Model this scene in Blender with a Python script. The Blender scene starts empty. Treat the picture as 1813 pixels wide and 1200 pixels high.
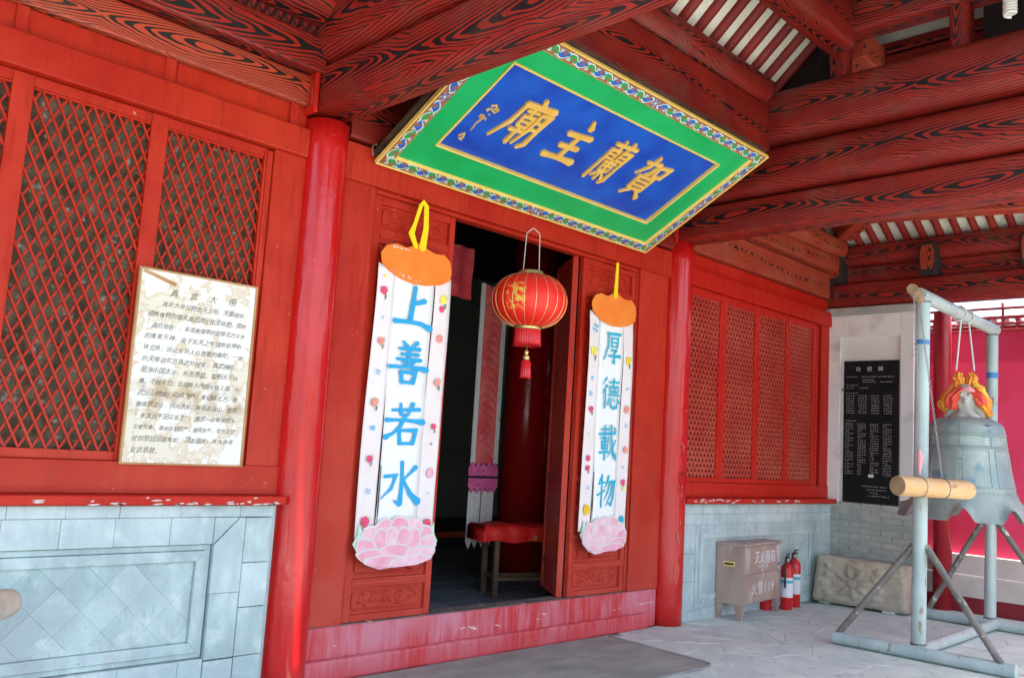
import bpy, math, random
from mathutils import Vector, Matrix, noise as mnoise
R = math.radians
random.seed(7)
scene = bpy.context.scene
col = scene.collection

# ------------------------------------------------------------ camera, sky, sun, exposure
yaw, pitch, roll = R(45.0787), R(7.029), R(3.4604)
d = Vector((math.sin(yaw)*math.cos(pitch), math.cos(yaw)*math.cos(pitch), math.sin(pitch)))
rr = Vector((math.cos(yaw), -math.sin(yaw), 0)); uu = rr.cross(d)
r2 = rr*math.cos(roll)+uu*math.sin(roll); u2 = -rr*math.sin(roll)+uu*math.cos(roll)
cam_d = bpy.data.cameras.new('camera'); cam = bpy.data.objects.new('camera', cam_d); col.objects.link(cam)
CAM = Vector((-3.0268, -4.8242, 1.5))
m = Matrix((r2, u2, -d)).transposed().to_4x4(); m.translation = CAM
cam.matrix_world = m
cam_d.sensor_width = 36; cam_d.lens = 1571.7*36/1813; cam_d.clip_start = .05; cam_d.clip_end = 2000
scene.camera = cam
SUN_EL, SUN_AZ = 72, 190          # elevation, compass-like azimuth (180 = from -Y)
w = bpy.data.worlds.new('World'); scene.world = w; w.use_nodes = True
nt = w.node_tree; sky = nt.nodes.new('ShaderNodeTexSky'); sky.sky_type = 'NISHITA'; sky.sun_disc = False
sky.sun_elevation = R(SUN_EL); sky.sun_rotation = R(SUN_AZ); sky.air_density = 1.0; sky.dust_density = 2.5
bg = nt.nodes['Background']; nt.links.new(sky.outputs[0], bg.inputs[0]); bg.inputs[1].default_value = .15
sd = bpy.data.lights.new('sun', 'SUN'); sd.energy = 4.2; sd.angle = R(.5); sd.color = (1, .95, .87)
so = bpy.data.objects.new('sun', sd); col.objects.link(so)
sv = Vector((math.sin(R(SUN_AZ))*math.cos(R(SUN_EL)), math.cos(R(SUN_AZ))*math.cos(R(SUN_EL)), math.sin(R(SUN_EL))))
so.rotation_euler = (-sv).to_track_quat('-Z', 'Y').to_euler(); so.location = sv*30
vs = scene.view_settings; vs.view_transform = 'Standard'; vs.look = 'None'; vs.gamma = 1; vs.use_curve_mapping = False
vs.exposure = 2.0
try:
    scene.cycles.max_bounces = 10; scene.cycles.diffuse_bounces = 6
except Exception: pass

# ------------------------------------------------------------ materials
class G:
    def __init__(s, m): s.nt = m.node_tree; s.n = s.nt.nodes; s.b = s.n['Principled BSDF']
    def put(s, node, i, v):
        if hasattr(v, 'is_output'): s.nt.links.new(v, node.inputs[i])
        elif v is not None:
            try: node.inputs[i].default_value = v
            except Exception: node.inputs[i].default_value = (*v, 1) if len(v) == 3 else v[:3]
    def node(s, t, props=None, **inp):
        nd = s.n.new(t)
        for k, v in (props or {}).items(): setattr(nd, k, v)
        for k, v in inp.items(): s.put(nd, int(k[1:]) if k[0] == 'i' and k[1:].isdigit() else k, v)
        return nd
    def co(s, k='Object'): return s.node('ShaderNodeTexCoord').outputs[k]
    def uv(s): return s.node('ShaderNodeTexCoord').outputs['UV']
    def world(s): return s.node('ShaderNodeNewGeometry').outputs['Position']
    def rnd(s): return s.node('ShaderNodeObjectInfo').outputs['Random']
    def map(s, v, scale=(1,1,1), loc=(0,0,0)):
        nd = s.node('ShaderNodeMapping'); s.put(nd, 0, v); s.put(nd, 1, loc); s.put(nd, 3, scale); return nd.outputs[0]
    def noise(s, v, sc=5., det=4., rough=.55):
        nd = s.node('ShaderNodeTexNoise'); s.put(nd, 'Vector', v); s.put(nd, 'Scale', sc); s.put(nd, 'Detail', det); s.put(nd, 'Roughness', rough)
        return nd.outputs[0]
    def math(s, op, a, b=None, c=None, clamp=False):
        nd = s.node('ShaderNodeMath', {'operation': op, 'use_clamp': clamp}); s.put(nd, 0, a)
        if b is not None: s.put(nd, 1, b)
        if c is not None: s.put(nd, 2, c)
        return nd.outputs[0]
    def mr(s, v, a, b, c=0., d=1., smooth=False):
        nd = s.node('ShaderNodeMapRange', {'interpolation_type': 'SMOOTHSTEP' if smooth else 'LINEAR'})
        for i, x in enumerate((v, a, b, c, d)): s.put(nd, i, x)
        return nd.outputs[0]
    def mix(s, f, a, b, mode='MIX'):
        nd = s.node('ShaderNodeMix', {'data_type': 'RGBA', 'blend_type': mode}); s.put(nd, 0, f)
        for i, v in ((6, a), (7, b)):
            if hasattr(v, 'is_output'): s.nt.links.new(v, nd.inputs[i])
            else: nd.inputs[i].default_value = (*v, 1)
        return nd.outputs[2]
    def sep(s, v): nd = s.node('ShaderNodeSeparateXYZ'); s.put(nd, 0, v); return nd.outputs
    def comb(s, x, y, z): nd = s.node('ShaderNodeCombineXYZ'); s.put(nd, 0, x); s.put(nd, 1, y); s.put(nd, 2, z); return nd.outputs[0]
    def bump(s, h, st=.2, dist=.01):
        nd = s.node('ShaderNodeBump'); s.put(nd, 'Strength', st); s.put(nd, 'Distance', dist); s.put(nd, 'Height', h)
        s.nt.links.new(nd.outputs[0], s.b.inputs['Normal'])
    def col(s, c): s.put(s.b, 'Base Color', c if hasattr(c, 'is_output') else (*c, 1))
    def rough(s, v): s.put(s.b, 'Roughness', v)

def mat(name, fn=None, color=None, rough=.6, metal=0., spec=.5):
    m = bpy.data.materials.new(name); m.use_nodes = True; g = G(m)
    g.b.inputs['Roughness'].default_value = rough; g.b.inputs['Metallic'].default_value = metal
    try: g.b.inputs['Specular IOR Level'].default_value = spec
    except Exception: pass
    if color: g.b.inputs['Base Color'].default_value = (*color, 1)
    if fn: fn(g)
    return m

def varied(name, a, b, sc=3., rough=.6, bump=.1, c=None, csc=30., metal=0., stretch=(1,1,1), bsc=60., spec=.5, thr=(.35,.65), cthr=(.62,.72)):
    def fn(g):
        v = g.map(g.co(), stretch, (0,0,0)); r = g.rnd()
        v2 = g.node('ShaderNodeVectorMath', {'operation': 'ADD'}); g.put(v2, 0, v); g.put(v2, 1, g.comb(g.math('MULTIPLY', r, 37.), g.math('MULTIPLY', r, 91.), 0.))
        v = v2.outputs[0]
        f = g.mr(g.noise(v, sc, 5), thr[0], thr[1])
        cc = g.mix(f, a, b)
        if c: cc = g.mix(g.mr(g.noise(v, csc, 3), cthr[0], cthr[1]), cc, c)
        g.col(cc); g.bump(g.noise(v, bsc, 4), bump, .01)
        g.rough(g.mr(g.noise(v, sc*2, 3), .3, .7, rough-.08, rough+.1))
    return mat(name, fn, rough=rough, metal=metal, spec=spec)

M = {}
def red_paint(name, a, b, fade_dust, rough=.42, fademax=.55):
    def fn(g):
        p = g.world(); v = g.co(); r = g.rnd(); s3 = g.sep(p)
        off = g.comb(g.math('MULTIPLY', r, 50.), g.math('MULTIPLY', r, 23.), 0.)
        va = g.node('ShaderNodeVectorMath', {'operation': 'ADD'}); g.put(va, 0, v); g.put(va, 1, off); v = va.outputs[0]
        n1 = g.noise(v, 2.2, 4); n2 = g.noise(g.map(v, (9, 9, 1)), 3., 4)
        c = g.mix(g.mr(n1, .3, .7), a, b)
        # paler, pinker tone towards the ground, in vertical streaks
        z = g.mr(s3[2], 2.1, .2, 0., fademax)
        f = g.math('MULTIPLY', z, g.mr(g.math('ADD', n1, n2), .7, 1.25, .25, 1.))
        c = g.mix(g.mr(n2, .52, .72, 0., .45), c, (a[0]*.62, a[1]*.6, a[2]*.6))
        c = g.mix(g.mr(g.noise(g.map(v, (1, 1, .5)), 5., 6, .7), .58, .75, 0., .35), c, (b[0]*1.02, b[1]*2.2, b[2]*2.4))
        c = g.mix(f, c, fade_dust)
        chip = g.mr(g.noise(v, 23., 3, .7), .715, .73)
        c = g.mix(g.math('MULTIPLY', chip, .6), c, (.62, .45, .36))
        g.col(c)
        if rough < .3: g.bump(g.math('ADD', g.noise(g.map(v, (1, 1, .35)), 7., 3), g.math('MULTIPLY', g.noise(v, 60., 2), .06)), .38, .02)
        else: g.bump(g.math('ADD', g.noise(v, 40., 3), g.math('MULTIPLY', g.noise(g.map(v, (30, 30, 1)), 4, 3), .7)), .10, .01)
        g.rough(g.mr(n2, .3, .7, rough-.08, rough+.14))
    return mat(name, fn, rough=rough, spec=.5 if rough < .3 else .18)
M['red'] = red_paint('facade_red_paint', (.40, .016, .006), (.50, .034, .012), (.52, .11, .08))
M['redbay'] = red_paint('bay_red_paint', (.46, .010, .004), (.52, .020, .008), (.54, .07, .045), fademax=.35)
M['column'] = red_paint('column_lacquer', (.50, .006, .006), (.56, .010, .008), (.54, .035, .04), rough=.16, fademax=.25)

def f_thresh(g):
    p = g.world(); v = g.co(); s3 = g.sep(p)
    n1 = g.noise(g.map(p, (1, 1, .6)), 2.4, 5); n2 = g.noise(g.map(p, (16, 16, 1.2)), 1.6, 5, .7)
    f = g.mr(g.math('ADD', n1, g.math('MULTIPLY', n2, .9)), .78, 1.12)
    f = g.math('MULTIPLY', f, g.mr(s3[2], .02, .2, .35, .95))
    c = g.mix(f, (.55, .035, .035), (.60, .22, .27))
    chip = g.math('MULTIPLY', g.mr(g.noise(g.map(p, (1.4, 1.4, 7)), 2.6, 5, .75), .62, .635), g.mr(g.math('ABSOLUTE', g.math('SUBTRACT', s3[2], .21)), .05, .02))
    c = g.mix(chip, c, (.72, .6, .55))
    g.col(c); g.bump(g.math('ADD', n2, g.noise(p, 50, 3)), .25, .01)
M['threshold'] = mat('threshold_paint', f_thresh, rough=.6)

def grain_mat(name, red=(.24, .007, .003), red2=(.38, .020, .006), dark=(.007, .006, .007), fade_dust=(.16, .075, .05), freq=6.6, cc=6.8, per=1.0):
    def fn(g):
        s = g.sep(g.uv()); u, v = s[0], s[1]; r = g.rnd()
        u = g.math('ADD', u, g.math('MULTIPLY', r, 13.7))
        n1 = g.math('SUBTRACT', g.noise(g.comb(g.math('MULTIPLY', u, 1.3), g.math('MULTIPLY', v, 5.), 0.), 1.6, 2), .5)
        n2 = g.math('SUBTRACT', g.noise(g.comb(g.math('MULTIPLY', u, 5.), g.math('MULTIPLY', v, 13.), 3.), 1.4, 2), .5)
        uw = g.math('ADD', u, g.math('MULTIPLY', n1, .32))
        T = g.math('PINGPONG', uw, per)
        T = g.math('SQRT', g.math('ADD', g.math('MULTIPLY', T, T), .012))
        vc = g.math('ADD', g.math('MULTIPLY', g.math('SINE', g.math('MULTIPLY', u, 2.3)), .035), g.math('MULTIPLY', n1, .06))
        a = g.math('ADD', v, vc)
        a = g.math('SQRT', g.math('ADD', g.math('MULTIPLY', a, a), .0006))
        A = g.math('MULTIPLY', a, cc)
        p = g.math('ADD', g.math('MULTIPLY', g.math('ADD', T, A), freq), g.math('MULTIPLY', n2, .30))
        fr = g.math('FRACT', p)
        thr = g.mr(a, .16/freq, .48/freq, .60, .29)
        d2 = g.math('ABSOLUTE', g.math('SUBTRACT', fr, .5))       # 0 in the band centre
        ln = g.mr(g.math('SUBTRACT', g.math('MULTIPLY', thr, .5), d2), -.025, .025)
        rc = g.mix(g.mr(g.noise(g.comb(u, v, 1.), 3., 4), .3, .7), red, red2)
        fine = g.noise(g.comb(g.math('MULTIPLY', u, 4.), g.math('MULTIPLY', v, 150.), 0.), 1., 3)
        rc = g.mix(g.mr(fine, .45, .8, 0., .35), rc, (.25, .012, .010))
        c = g.mix(ln, rc, dark)
        c = g.mix(g.mr(g.noise(g.co(), 3., 6, .65), .50, .75, 0., .5), c, fade_dust)
        g.col(c); g.bump(fine, .12, .004); g.rough(g.mr(n1, -.2, .2, .38, .6))
    return mat(name, fn, rough=.5)
M['grain'] = grain_mat('painted_wood_grain')
M['grainfine'] = grain_mat('painted_wood_grain_fine', freq=9., cc=6.5, per=.7)
M['grainlit'] = grain_mat('painted_wood_grain_lit', (.46, .045, .016), (.54, .075, .028), (.016, .012, .008), (.3, .12, .05), freq=10., cc=7.5, per=.62)  # lit copy of the grain: warm bounced light put into its colours

def f_stone(g):
    p = g.world(); r = g.rnd()
    n1 = g.noise(p, 2.3, 6, .62); n2 = g.noise(g.map(p, (5, 5, 1.3)), 2.2, 5, .65); n3 = g.noise(p, 9., 5, .6)
    c = g.mix(g.mr(n1, .34, .64), (.27, .38, .38), (.50, .63, .60))
    c = g.mix(g.mr(n2, .45, .72), c, (.33, .39, .41))
    c = g.mix(g.mr(n3, .56, .75, 0., .8), c, (.64, .70, .66))
    c = g.mix(g.mr(g.noise(p, 3.7, 4), .60, .75, 0., .5), c, (.36, .37, .37))
    c = g.mix(g.math('MULTIPLY', r, .32), c, (.62, .72, .71))
    c = g.mix(g.mr(g.noise(p, 1.1, 3), .52, .66, 0., .55), c, (.66, .74, .73))
    c = g.mix(g.mr(g.noise(g.map(p, (3, 3, 1)), 4., 6, .75), .60, .74, 0., .5), c, (.20, .26, .28))
    c = g.mix(g.mr(g.noise(p, 30., 3, .7), .66, .72, 0., .5), c, (.16, .18, .2))
    g.col(c); g.bump(g.math('ADD', g.noise(p, 22, 4), n3), .35, .012); g.rough(.8)
M['plaster'] = mat('grey_blue_wall', f_stone, rough=.8)
M['brickgrey'] = varied('grey_brick', (.33, .36, .34), (.46, .47, .42), 5, .85, .4, (.55, .52, .46), 14, bsc=50)
M['mortar'] = varied('mortar', (.40, .48, .47), (.50, .57, .54), 6, .9, .4)
M['whitewall'] = varied('limewash', (.76, .78, .74), (.84, .85, .80), 1.8, .85, .15, (.50, .48, .43), 2.3, bsc=12, cthr=(.56, .8))
M['darkstone'] = varied('polished_black_stone', (.008, .010, .011), (.014, .017, .018), 4, .45, .01, spec=.15)
M['engrave'] = mat('engraved_white', color=(.62, .62, .6), rough=.7)
M['paving'] = varied('paving_stone', (.48, .58, .54), (.64, .72, .66), 3., .82, .8, (.36, .43, .40), 6., bsc=18, cthr=(.58, .75))
M['joint'] = varied('paving_joint', (.44, .52, .48), (.54, .60, .55), 5, .95, .5)
M['ground'] = varied('courtyard_ground', (.24, .24, .23), (.30, .30, .29), 1, .9, .3)
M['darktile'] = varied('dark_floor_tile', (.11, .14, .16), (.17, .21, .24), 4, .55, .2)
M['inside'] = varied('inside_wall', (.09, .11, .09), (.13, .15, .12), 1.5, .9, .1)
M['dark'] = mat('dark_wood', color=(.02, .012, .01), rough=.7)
M['mat'] = varied('worn_mat', (.24, .26, .23), (.36, .37, .32), 2.2, .85, .3, (.32, .27, .16), 3.5, bsc=30, stretch=(1,2.2,1))
M['matedge'] = varied('mat_edge', (.22, .23, .22), (.3, .29, .26), 4, .9)
M['steelblue'] = varied('pale_green_pipe_paint', (.33, .44, .43), (.46, .56, .53), 5, .38, .12, (.30, .20, .12), 14, stretch=(1,1,.4))
M['steeldark'] = varied('grey_brown_pipe_paint', (.12, .115, .10), (.20, .19, .165), 6, .5, .15, (.6, .6, .55), 12)
M['bronze'] = varied('weathered_bell_metal', (.20, .28, .28), (.36, .42, .38), 3.5, .5, .4, (.13, .25, .30), 4, metal=.15, bsc=35)
M['bronzelight'] = varied('bell_crown_metal', (.40, .42, .37), (.52, .52, .45), 8, .6, .4)
M['log'] = varied('pale_round_wood', (.60, .34, .14), (.70, .45, .22), 5, .6, .3, (.42, .22, .09), 16, stretch=(.15, 1, 1))
M['palelog'] = varied('bleached_log_wood', (.46, .38, .28), (.60, .52, .42), 9, .8, .3)
M['logend'] = varied('sawn_wood_end', (.24, .15, .08), (.36, .24, .13), 12, .85, .3)
M['cabinet'] = varied('faded_brown_metal', (.33, .225, .18), (.43, .33, .27), 2.4, .5, .08, (.64, .62, .60), 3.2, stretch=(2.2,2.2,.6), cthr=(.55,.75))
M['extred'] = mat('extinguisher_red', color=(.62, .015, .02), rough=.25)
M['white'] = mat('white_print', color=(.78, .79, .8), rough=.6)
M['whitefade'] = mat('faded_white_print', color=(.66, .63, .60), rough=.7)
M['blueband'] = mat('blue_print', color=(.08, .45, .60), rough=.5)
M['black'] = mat('black_rubber', color=(.02, .02, .02), rough=.5)
M['carved'] = varied('carved_sandstone', (.38, .33, .25), (.54, .48, .37), 4, .9, .6, (.27, .23, .17), 9, bsc=30)
M['yellow'] = mat('yellow_felt', color=(.86, .66, .0), rough=.8)
M['orange'] = varied('orange_felt', (.85, .19, .015), (.87, .25, .03), 8, .85, .15)
M['cyan'] = mat('blue_letter_paint', color=(.015, .36, .68), rough=.7)
M['cyan2'] = mat('turquoise_letter_paint', color=(.01, .43, .60), rough=.7)
M['banner'] = varied('white_banner_cloth', (.82, .84, .80), (.86, .87, .83), 3, .8, .1)
M['bannerside'] = varied('pinkish_banner_edge', (.80, .71, .68), (.84, .79, .76), 3, .8, .1)
M['pink'] = varied('pink_petal', (.80, .33, .42), (.84, .50, .57), 9, .8, .2)
M['pinkpale'] = varied('pale_petal', (.82, .45, .53), (.85, .63, .67), 14, .8, .2)
M['petalline'] = mat('petal_edge', color=(.70, .66, .62), rough=.8)
for k, c in dict(rose=(.66, .06, .15), salmon=(.78, .25, .20), lemon=(.82, .66, .10), leaf=(.08, .22, .10), leaflight=(.25, .58, .25), sky=(.15, .45, .78), amber=(.82, .50, .02), mint=(.45, .66, .52)).items():
    M[k] = varied(k+'_felt', c, tuple(min(.85, x*1.3) for x in c), 25, .85, .2)
M['gold'] = varied('gold_paint', (.74, .44, .07), (.80, .52, .12), 8, .42, .1)
M['goldpale'] = varied('pale_gold_edge', (.84, .56, .10), (.85, .64, .18), 8, .45, .1)
M['goldmetal'] = mat('gold_foil', color=(.85, .60, .22), rough=.3, metal=.7)
M['green'] = varied('green_lacquer', (.0, .38, .09), (.0, .44, .12), 3, .4, .1)
M['blue'] = varied('blue_lacquer', (.0, .05, .42), (.0, .10, .56), 4, .38, .12)
M['scrollground'] = varied('brown_ground', (.28, .10, .05), (.36, .14, .07), 6, .6)
M['scrollblue'] = mat('scroll_blue', color=(.02, .12, .48), rough=.5)
M['scrollgreen'] = mat('scroll_green', color=(.03, .32, .07), rough=.5)
M['scrollwhite'] = mat('scroll_white', color=(.62, .78, .74), rough=.5)
M['boardwood'] = varied('board_side_wood', (.05, .03, .02), (.12, .07, .04), 5, .6)
M['lathepaint'] = M['red']
M['wicker'] = varied('brown_backing', (.065, .042, .022), (.19, .14, .085), 14., .9, 1.0, (.36, .33, .28), 22, bsc=16, cthr=(.6,.72))
M['holered'] = varied('dark_red_backing', (.16, .008, .006), (.24, .02, .014), 3, .7)
M['fret'] = red_paint('fretwork_paint', (.38, .032, .02), (.46, .07, .04), (.52, .18, .13), fademax=.6)
M['sheath'] = varied('limewashed_roof_boards', (.80, .77, .62), (.84, .82, .70), 3, .9, .2, (.6, .55, .4), 14, cthr=(.6,.75))
M['rafter'] = varied('dark_red_rafter', (.20, .010, .006), (.28, .016, .009), 4, .6, .1)
M['notice'] = None
M['noticeframe'] = varied('notice_wood_strip', (.40, .20, .07), (.52, .30, .12), 5, .6)
M['ink'] = mat('faded_ink', color=(.10, .09, .075), rough=.9)
M['farwall'] = varied('crimson_wall', (.48, .015, .06), (.56, .035, .11), 1.2, .8, .1)
M['farpost'] = varied('crimson_post_paint', (.34, .008, .018), (.42, .016, .03), 3, .5)
M['farbase'] = varied('dark_red_plinth', (.22, .012, .02), (.30, .03, .035), 3, .8)
M['paleband'] = varied('pale_stone_band', (.56, .50, .44), (.66, .62, .58), 3, .85, .3)
M['tileend'] = varied('tile_end', (.45, .47, .47), (.6, .6, .58), 8, .8)
M['silk'] = varied('pink_silk', (.82, .09, .10), (.86, .20, .19), 5, .65, .3, (.7, .45, .1), 30, cthr=(.66,.7))
M['rosecloth'] = varied('faded_rose_cloth', (.85, .035, .06), (.87, .12, .14), 12, .7, .3)
M['flake'] = mat('flaked_primer', color=(.50, .20, .17), rough=.8)
M['silver'] = varied('silver_brocade', (.78, .78, .72), (.85, .85, .82), 25, .5, .3, (.3,.32,.28), 40)
M['magenta'] = varied('magenta_lotus', (.85, .07, .30), (.88, .25, .48), 30, .6, .3)
M['redcloth'] = varied('red_altar_cloth', (.75, .008, .008), (.80, .02, .012), 6, .55, .2, (.6,.28,.05), 18, cthr=(.64,.68))
M['oldwood'] = varied('old_brown_wood', (.10, .06, .035), (.18, .11, .06), 5, .6, .2, stretch=(4,4,.6))
M['bulb'] = mat('lamp_white', color=(.8, .79, .72), rough=.3)
M['rope'] = mat('pale_rope', color=(.6, .6, .56), rough=.9)
M['chain'] = mat('chain_steel', color=(.38, .37, .34), rough=.4, metal=.7)
M['clothor'] = varied('orange_scarf', (.78, .16, .02), (.84, .36, .03), 9, .5, .25, (.85,.6,.05), 14, cthr=(.55,.62))
M['clothred'] = varied('red_scarf', (.72, .05, .03), (.80, .12, .06), 9, .5, .25)
M['clothpink'] = mat('pink_scarf', color=(.78, .32, .34), rough=.6)
M['tape'] = mat('blue_tape', color=(.05, .22, .50), rough=.4)
M['orangewood'] = mat('orange_board', color=(.45, .07, .02), rough=.6)

def f_notice(g):
    v = g.co(); n = g.noise(v, 3.2, 6, .65); n2 = g.noise(v, 9, 4)
    c = g.mix(g.mr(n, .42, .5), (.74, .69, .55), (.80, .79, .72))
    st = g.mr(g.math('ABSOLUTE', g.math('SUBTRACT', n, .47)), .03, .0)
    c = g.mix(g.math('MULTIPLY', st, .55), c, (.55, .36, .14))
    z = g.sep(v)[2]
    band = g.math('MULTIPLY', g.mr(g.math('ABSOLUTE', g.math('SUBTRACT', z, .36)), .13, .03), g.mr(n2, .42, .6))
    c = g.mix(g.math('MULTIPLY', band, .75), c, (.42, .28, .11))
    g.col(c); g.bump(n, .1, .01)
M['notice'] = mat('stained_paper', f_notice, rough=.75)

def f_lantern(g):
    v = g.co(); s = g.sep(v)
    ang = g.math('ARCTAN2', s[1], s[0])
    f = None
    # gold foil pattern on two sides
    n = g.noise(v, 22, 3, .6)
    reg = None
    for a0 in (-2.75, -.15, 1.5):
        q = g.mr(g.math('ABSOLUTE', g.math('SUBTRACT', ang, a0)), .30, .22)
        reg = q if reg is None else g.math('MAXIMUM', reg, q)
    zz = g.mr(g.math('ABSOLUTE', g.math('SUBTRACT', s[2], .42)), .11, .08)
    f = g.math('MULTIPLY', g.math('MULTIPLY', reg, zz), g.mr(n, .5, .53))
    g.col(g.mix(f, (.82, .018, .008), (.80, .42, .05)))
    g.bump(g.noise(v, 120, 2), .05)
M['lantern'] = mat('lantern_silk', f_lantern, rough=.45)

# ------------------------------------------------------------ mesh builder
WL = {}
class MB:
    def __init__(s): s.v = []; s.f = []; s.mi = []; s.sm = []; s.uv = {}
    def add(s, vs_, fs, mi=0, sm=False, uvs=None):
        b = len(s.v); s.v += [Vector(p) for p in vs_]
        for i, f in enumerate(fs):
            if uvs: s.uv[len(s.f)] = uvs[i]
            s.f.append([b+k for k in f]); s.mi.append(mi); s.sm.append(sm)
        return s
    def box(s, x0, y0, z0, x1, y1, z1, mi=0):
        x0, x1 = sorted((x0, x1)); y0, y1 = sorted((y0, y1)); z0, z1 = sorted((z0, z1))
        return s.add([(x0,y0,z0),(x1,y0,z0),(x1,y1,z0),(x0,y1,z0),(x0,y0,z1),(x1,y0,z1),(x1,y1,z1),(x0,y1,z1)],
                     [(0,3,2,1),(4,5,6,7),(0,1,5,4),(1,2,6,5),(2,3,7,6),(3,0,4,7)], mi)
    def tube(s, pts, r, n=12, mi=0, cap=True, sm=True, closed=False):
        pts = [Vector(p) for p in pts]; rs = r if hasattr(r, '__len__') else [r]*len(pts)
        N = len(pts); rings = []; prev = None
        for i, p in enumerate(pts):
            if closed: t = pts[(i+1) % N]-pts[i-1]
            else: t = pts[min(i+1, N-1)]-pts[max(i-1, 0)]
            t.normalize()
            a = prev if prev is not None else (Vector((0,0,1)) if abs(t.z) < .9 else Vector((1,0,0)))
            x = (a - t*a.dot(t)).normalized(); prev = x; y = t.cross(x)
            rings.append([p+(x*math.cos(2*math.pi*k/n)+y*math.sin(2*math.pi*k/n))*rs[i] for k in range(n)])
        vs_ = [q for g_ in rings for q in g_]; fs = []
        for i in range(N if closed else N-1):
            j = (i+1) % N
            for k in range(n): fs.append((i*n+k, i*n+(k+1) % n, j*n+(k+1) % n, j*n+k))
        s.add(vs_, fs, mi, sm)
        if cap and not closed:
            s.add(rings[0], [tuple(range(n))[::-1]], mi, False); s.add(rings[-1], [tuple(range(n))], mi, False)
        return s
    def lathe(s, prof, c, n=32, mi=0, fn=None, sm=True, caps=True):
        vs_ = []; fs = []; c = Vector(c)
        for i, (r, z) in enumerate(prof):
            for k in range(n):
                a = 2*math.pi*k/n; rr_, zz = (r, z) if fn is None else fn(a, r, z, i)
                vs_.append(c+Vector((rr_*math.cos(a), rr_*math.sin(a), zz)))
        for i in range(len(prof)-1):
            for k in range(n): fs.append((i*n+k, i*n+(k+1) % n, (i+1)*n+(k+1) % n, (i+1)*n+k))
        if caps: fs += [tuple(range(n))[::-1], tuple(range((len(prof)-1)*n, len(prof)*n))]
        return s.add(vs_, fs, mi, sm)
    def poly(s, pts, th, o, ax, ay, an, mi=0):
        """a flat outline in the plane (o, ax, ay), thickness th along an"""
        o, ax, ay, an = map(Vector, (o, ax, ay, an)); n = len(pts)
        A = [o+ax*x+ay*y for x, y in pts]; B = [p+an*th for p in A]
        s.add(A+B, [tuple(range(n))[::-1], tuple(range(n, 2*n))]+[(i, (i+1) % n, n+(i+1) % n, n+i) for i in range(n)], mi)
        return s
    def stroke(s, pts, o, ax, ay, an, h, sc=1., wsc=1., mi=0, jit=.0):
        """a brush stroke: points (x, y, width) widened to a ribbon, raised h, with sides"""
        P = [(Vector((p[0]*sc, p[1]*sc)), p[2]*wsc*sc*.5) for p in pts]
        L, Rr = [], []
        for i, (p, wd) in enumerate(P):
            t = (P[min(i+1, len(P)-1)][0]-P[max(i-1, 0)][0])
            if t.length < 1e-9: t = Vector((1, 0))
            t.normalize(); nn = Vector((-t.y, t.x))
            if 0 < i < len(P)-1:
                t1 = (p-P[i-1][0]).normalized(); cs = max(.55, abs(t1.dot(t))); wd = wd/cs
            L.append(p+nn*wd); Rr.append(p-nn*wd)
        t0 = (P[1][0]-P[0][0]).normalized(); t1 = (P[-1][0]-P[-2][0]).normalized()
        out = [P[0][0]-t0*P[0][1]*.7]+Rr+[P[-1][0]+t1*P[-1][1]*.7]+L[::-1]
        n = len(L); o, ax, ay, an = map(Vector, (o, ax, ay, an))
        A = [o+ax*q.x+ay*q.y for q in out]; B = [q+an*h for q in A]; N = len(out)
        fs = [(0+N, 1+N, N-1+N)]
        for i in range(n-1): fs.append((1+i+N, 2+i+N, N-2-i+N, N-1-i+N))
        fs.append((n+N, n+1+N, n+2+N))
        fs += [(i, (i+1) % N, N+(i+1) % N, N+i) for i in range(N)]
        return s.add(A+B, fs, mi)
    def torus(s, c, ax1, ax2, ra, rb, r, n=10, m_=5, mi=0):
        c, ax1, ax2 = Vector(c), Vector(ax1), Vector(ax2)
        return s.tube([c+ax1*math.cos(2*math.pi*k/n)*ra+ax2*math.sin(2*math.pi*k/n)*rb for k in range(n)], r, m_, mi, closed=True)
    def xf(s, mtx): s.v = [mtx @ p for p in s.v]; return s
    def build(s, name, mats, parent=None, bevel=0, segs=2, kind=None, label=None, cat=None, group=None, origin=None, fix=True):
        mats = mats if isinstance(mats, (list, tuple)) else [mats]
        xs = [p.x for p in s.v]; ys = [p.y for p in s.v]; zs = [p.z for p in s.v]
        c = Vector(origin) if origin else Vector(((min(xs)+max(xs))/2, (min(ys)+max(ys))/2, min(zs)))
        me = bpy.data.meshes.new(name); me.from_pydata([p-c for p in s.v], [], s.f)
        for m_ in mats: me.materials.append(M[m_] if isinstance(m_, str) else m_)
        me.polygons.foreach_set('material_index', s.mi); me.polygons.foreach_set('use_smooth', s.sm)
        if s.uv:
            ul = me.uv_layers.new(name='grain')
            for pi, uvs in s.uv.items():
                for k, li in enumerate(me.polygons[pi].loop_indices): ul.data[li].uv = uvs[k]
        me.update()
        o = bpy.data.objects.new(name, me); col.objects.link(o)
        place(o, c, parent)
        if bevel:
            b = o.modifiers.new('bevel', 'BEVEL'); b.width = bevel; b.segments = segs; b.limit_method = 'ANGLE'; b.angle_limit = R(40)
        tag(o, label, cat, group, kind)
        return o
def place(o, c, parent=None):
    c = Vector(c); WL[o.name] = c
    if parent is not None: o.parent = parent; o.location = c-WL[parent.name]
    else: o.location = c
def tag(o, label=None, cat=None, group=None, kind=None):
    if label: o['label'] = label
    if cat: o['category'] = cat
    if group: o['group'] = group
    if kind: o['kind'] = kind
def thing(name, label, cat, loc, group=None):
    o = bpy.data.objects.new(name, None); col.objects.link(o); o.empty_display_size = .1
    place(o, loc); tag(o, label, cat, group); return o
def piece(name, mesh, loc, parent, scale=None, rot=None):
    o = bpy.data.objects.new(name, mesh); col.objects.link(o); place(o, loc, parent)
    if scale: o.scale = scale
    if rot: o.rotation_euler = rot
    return o
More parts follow.
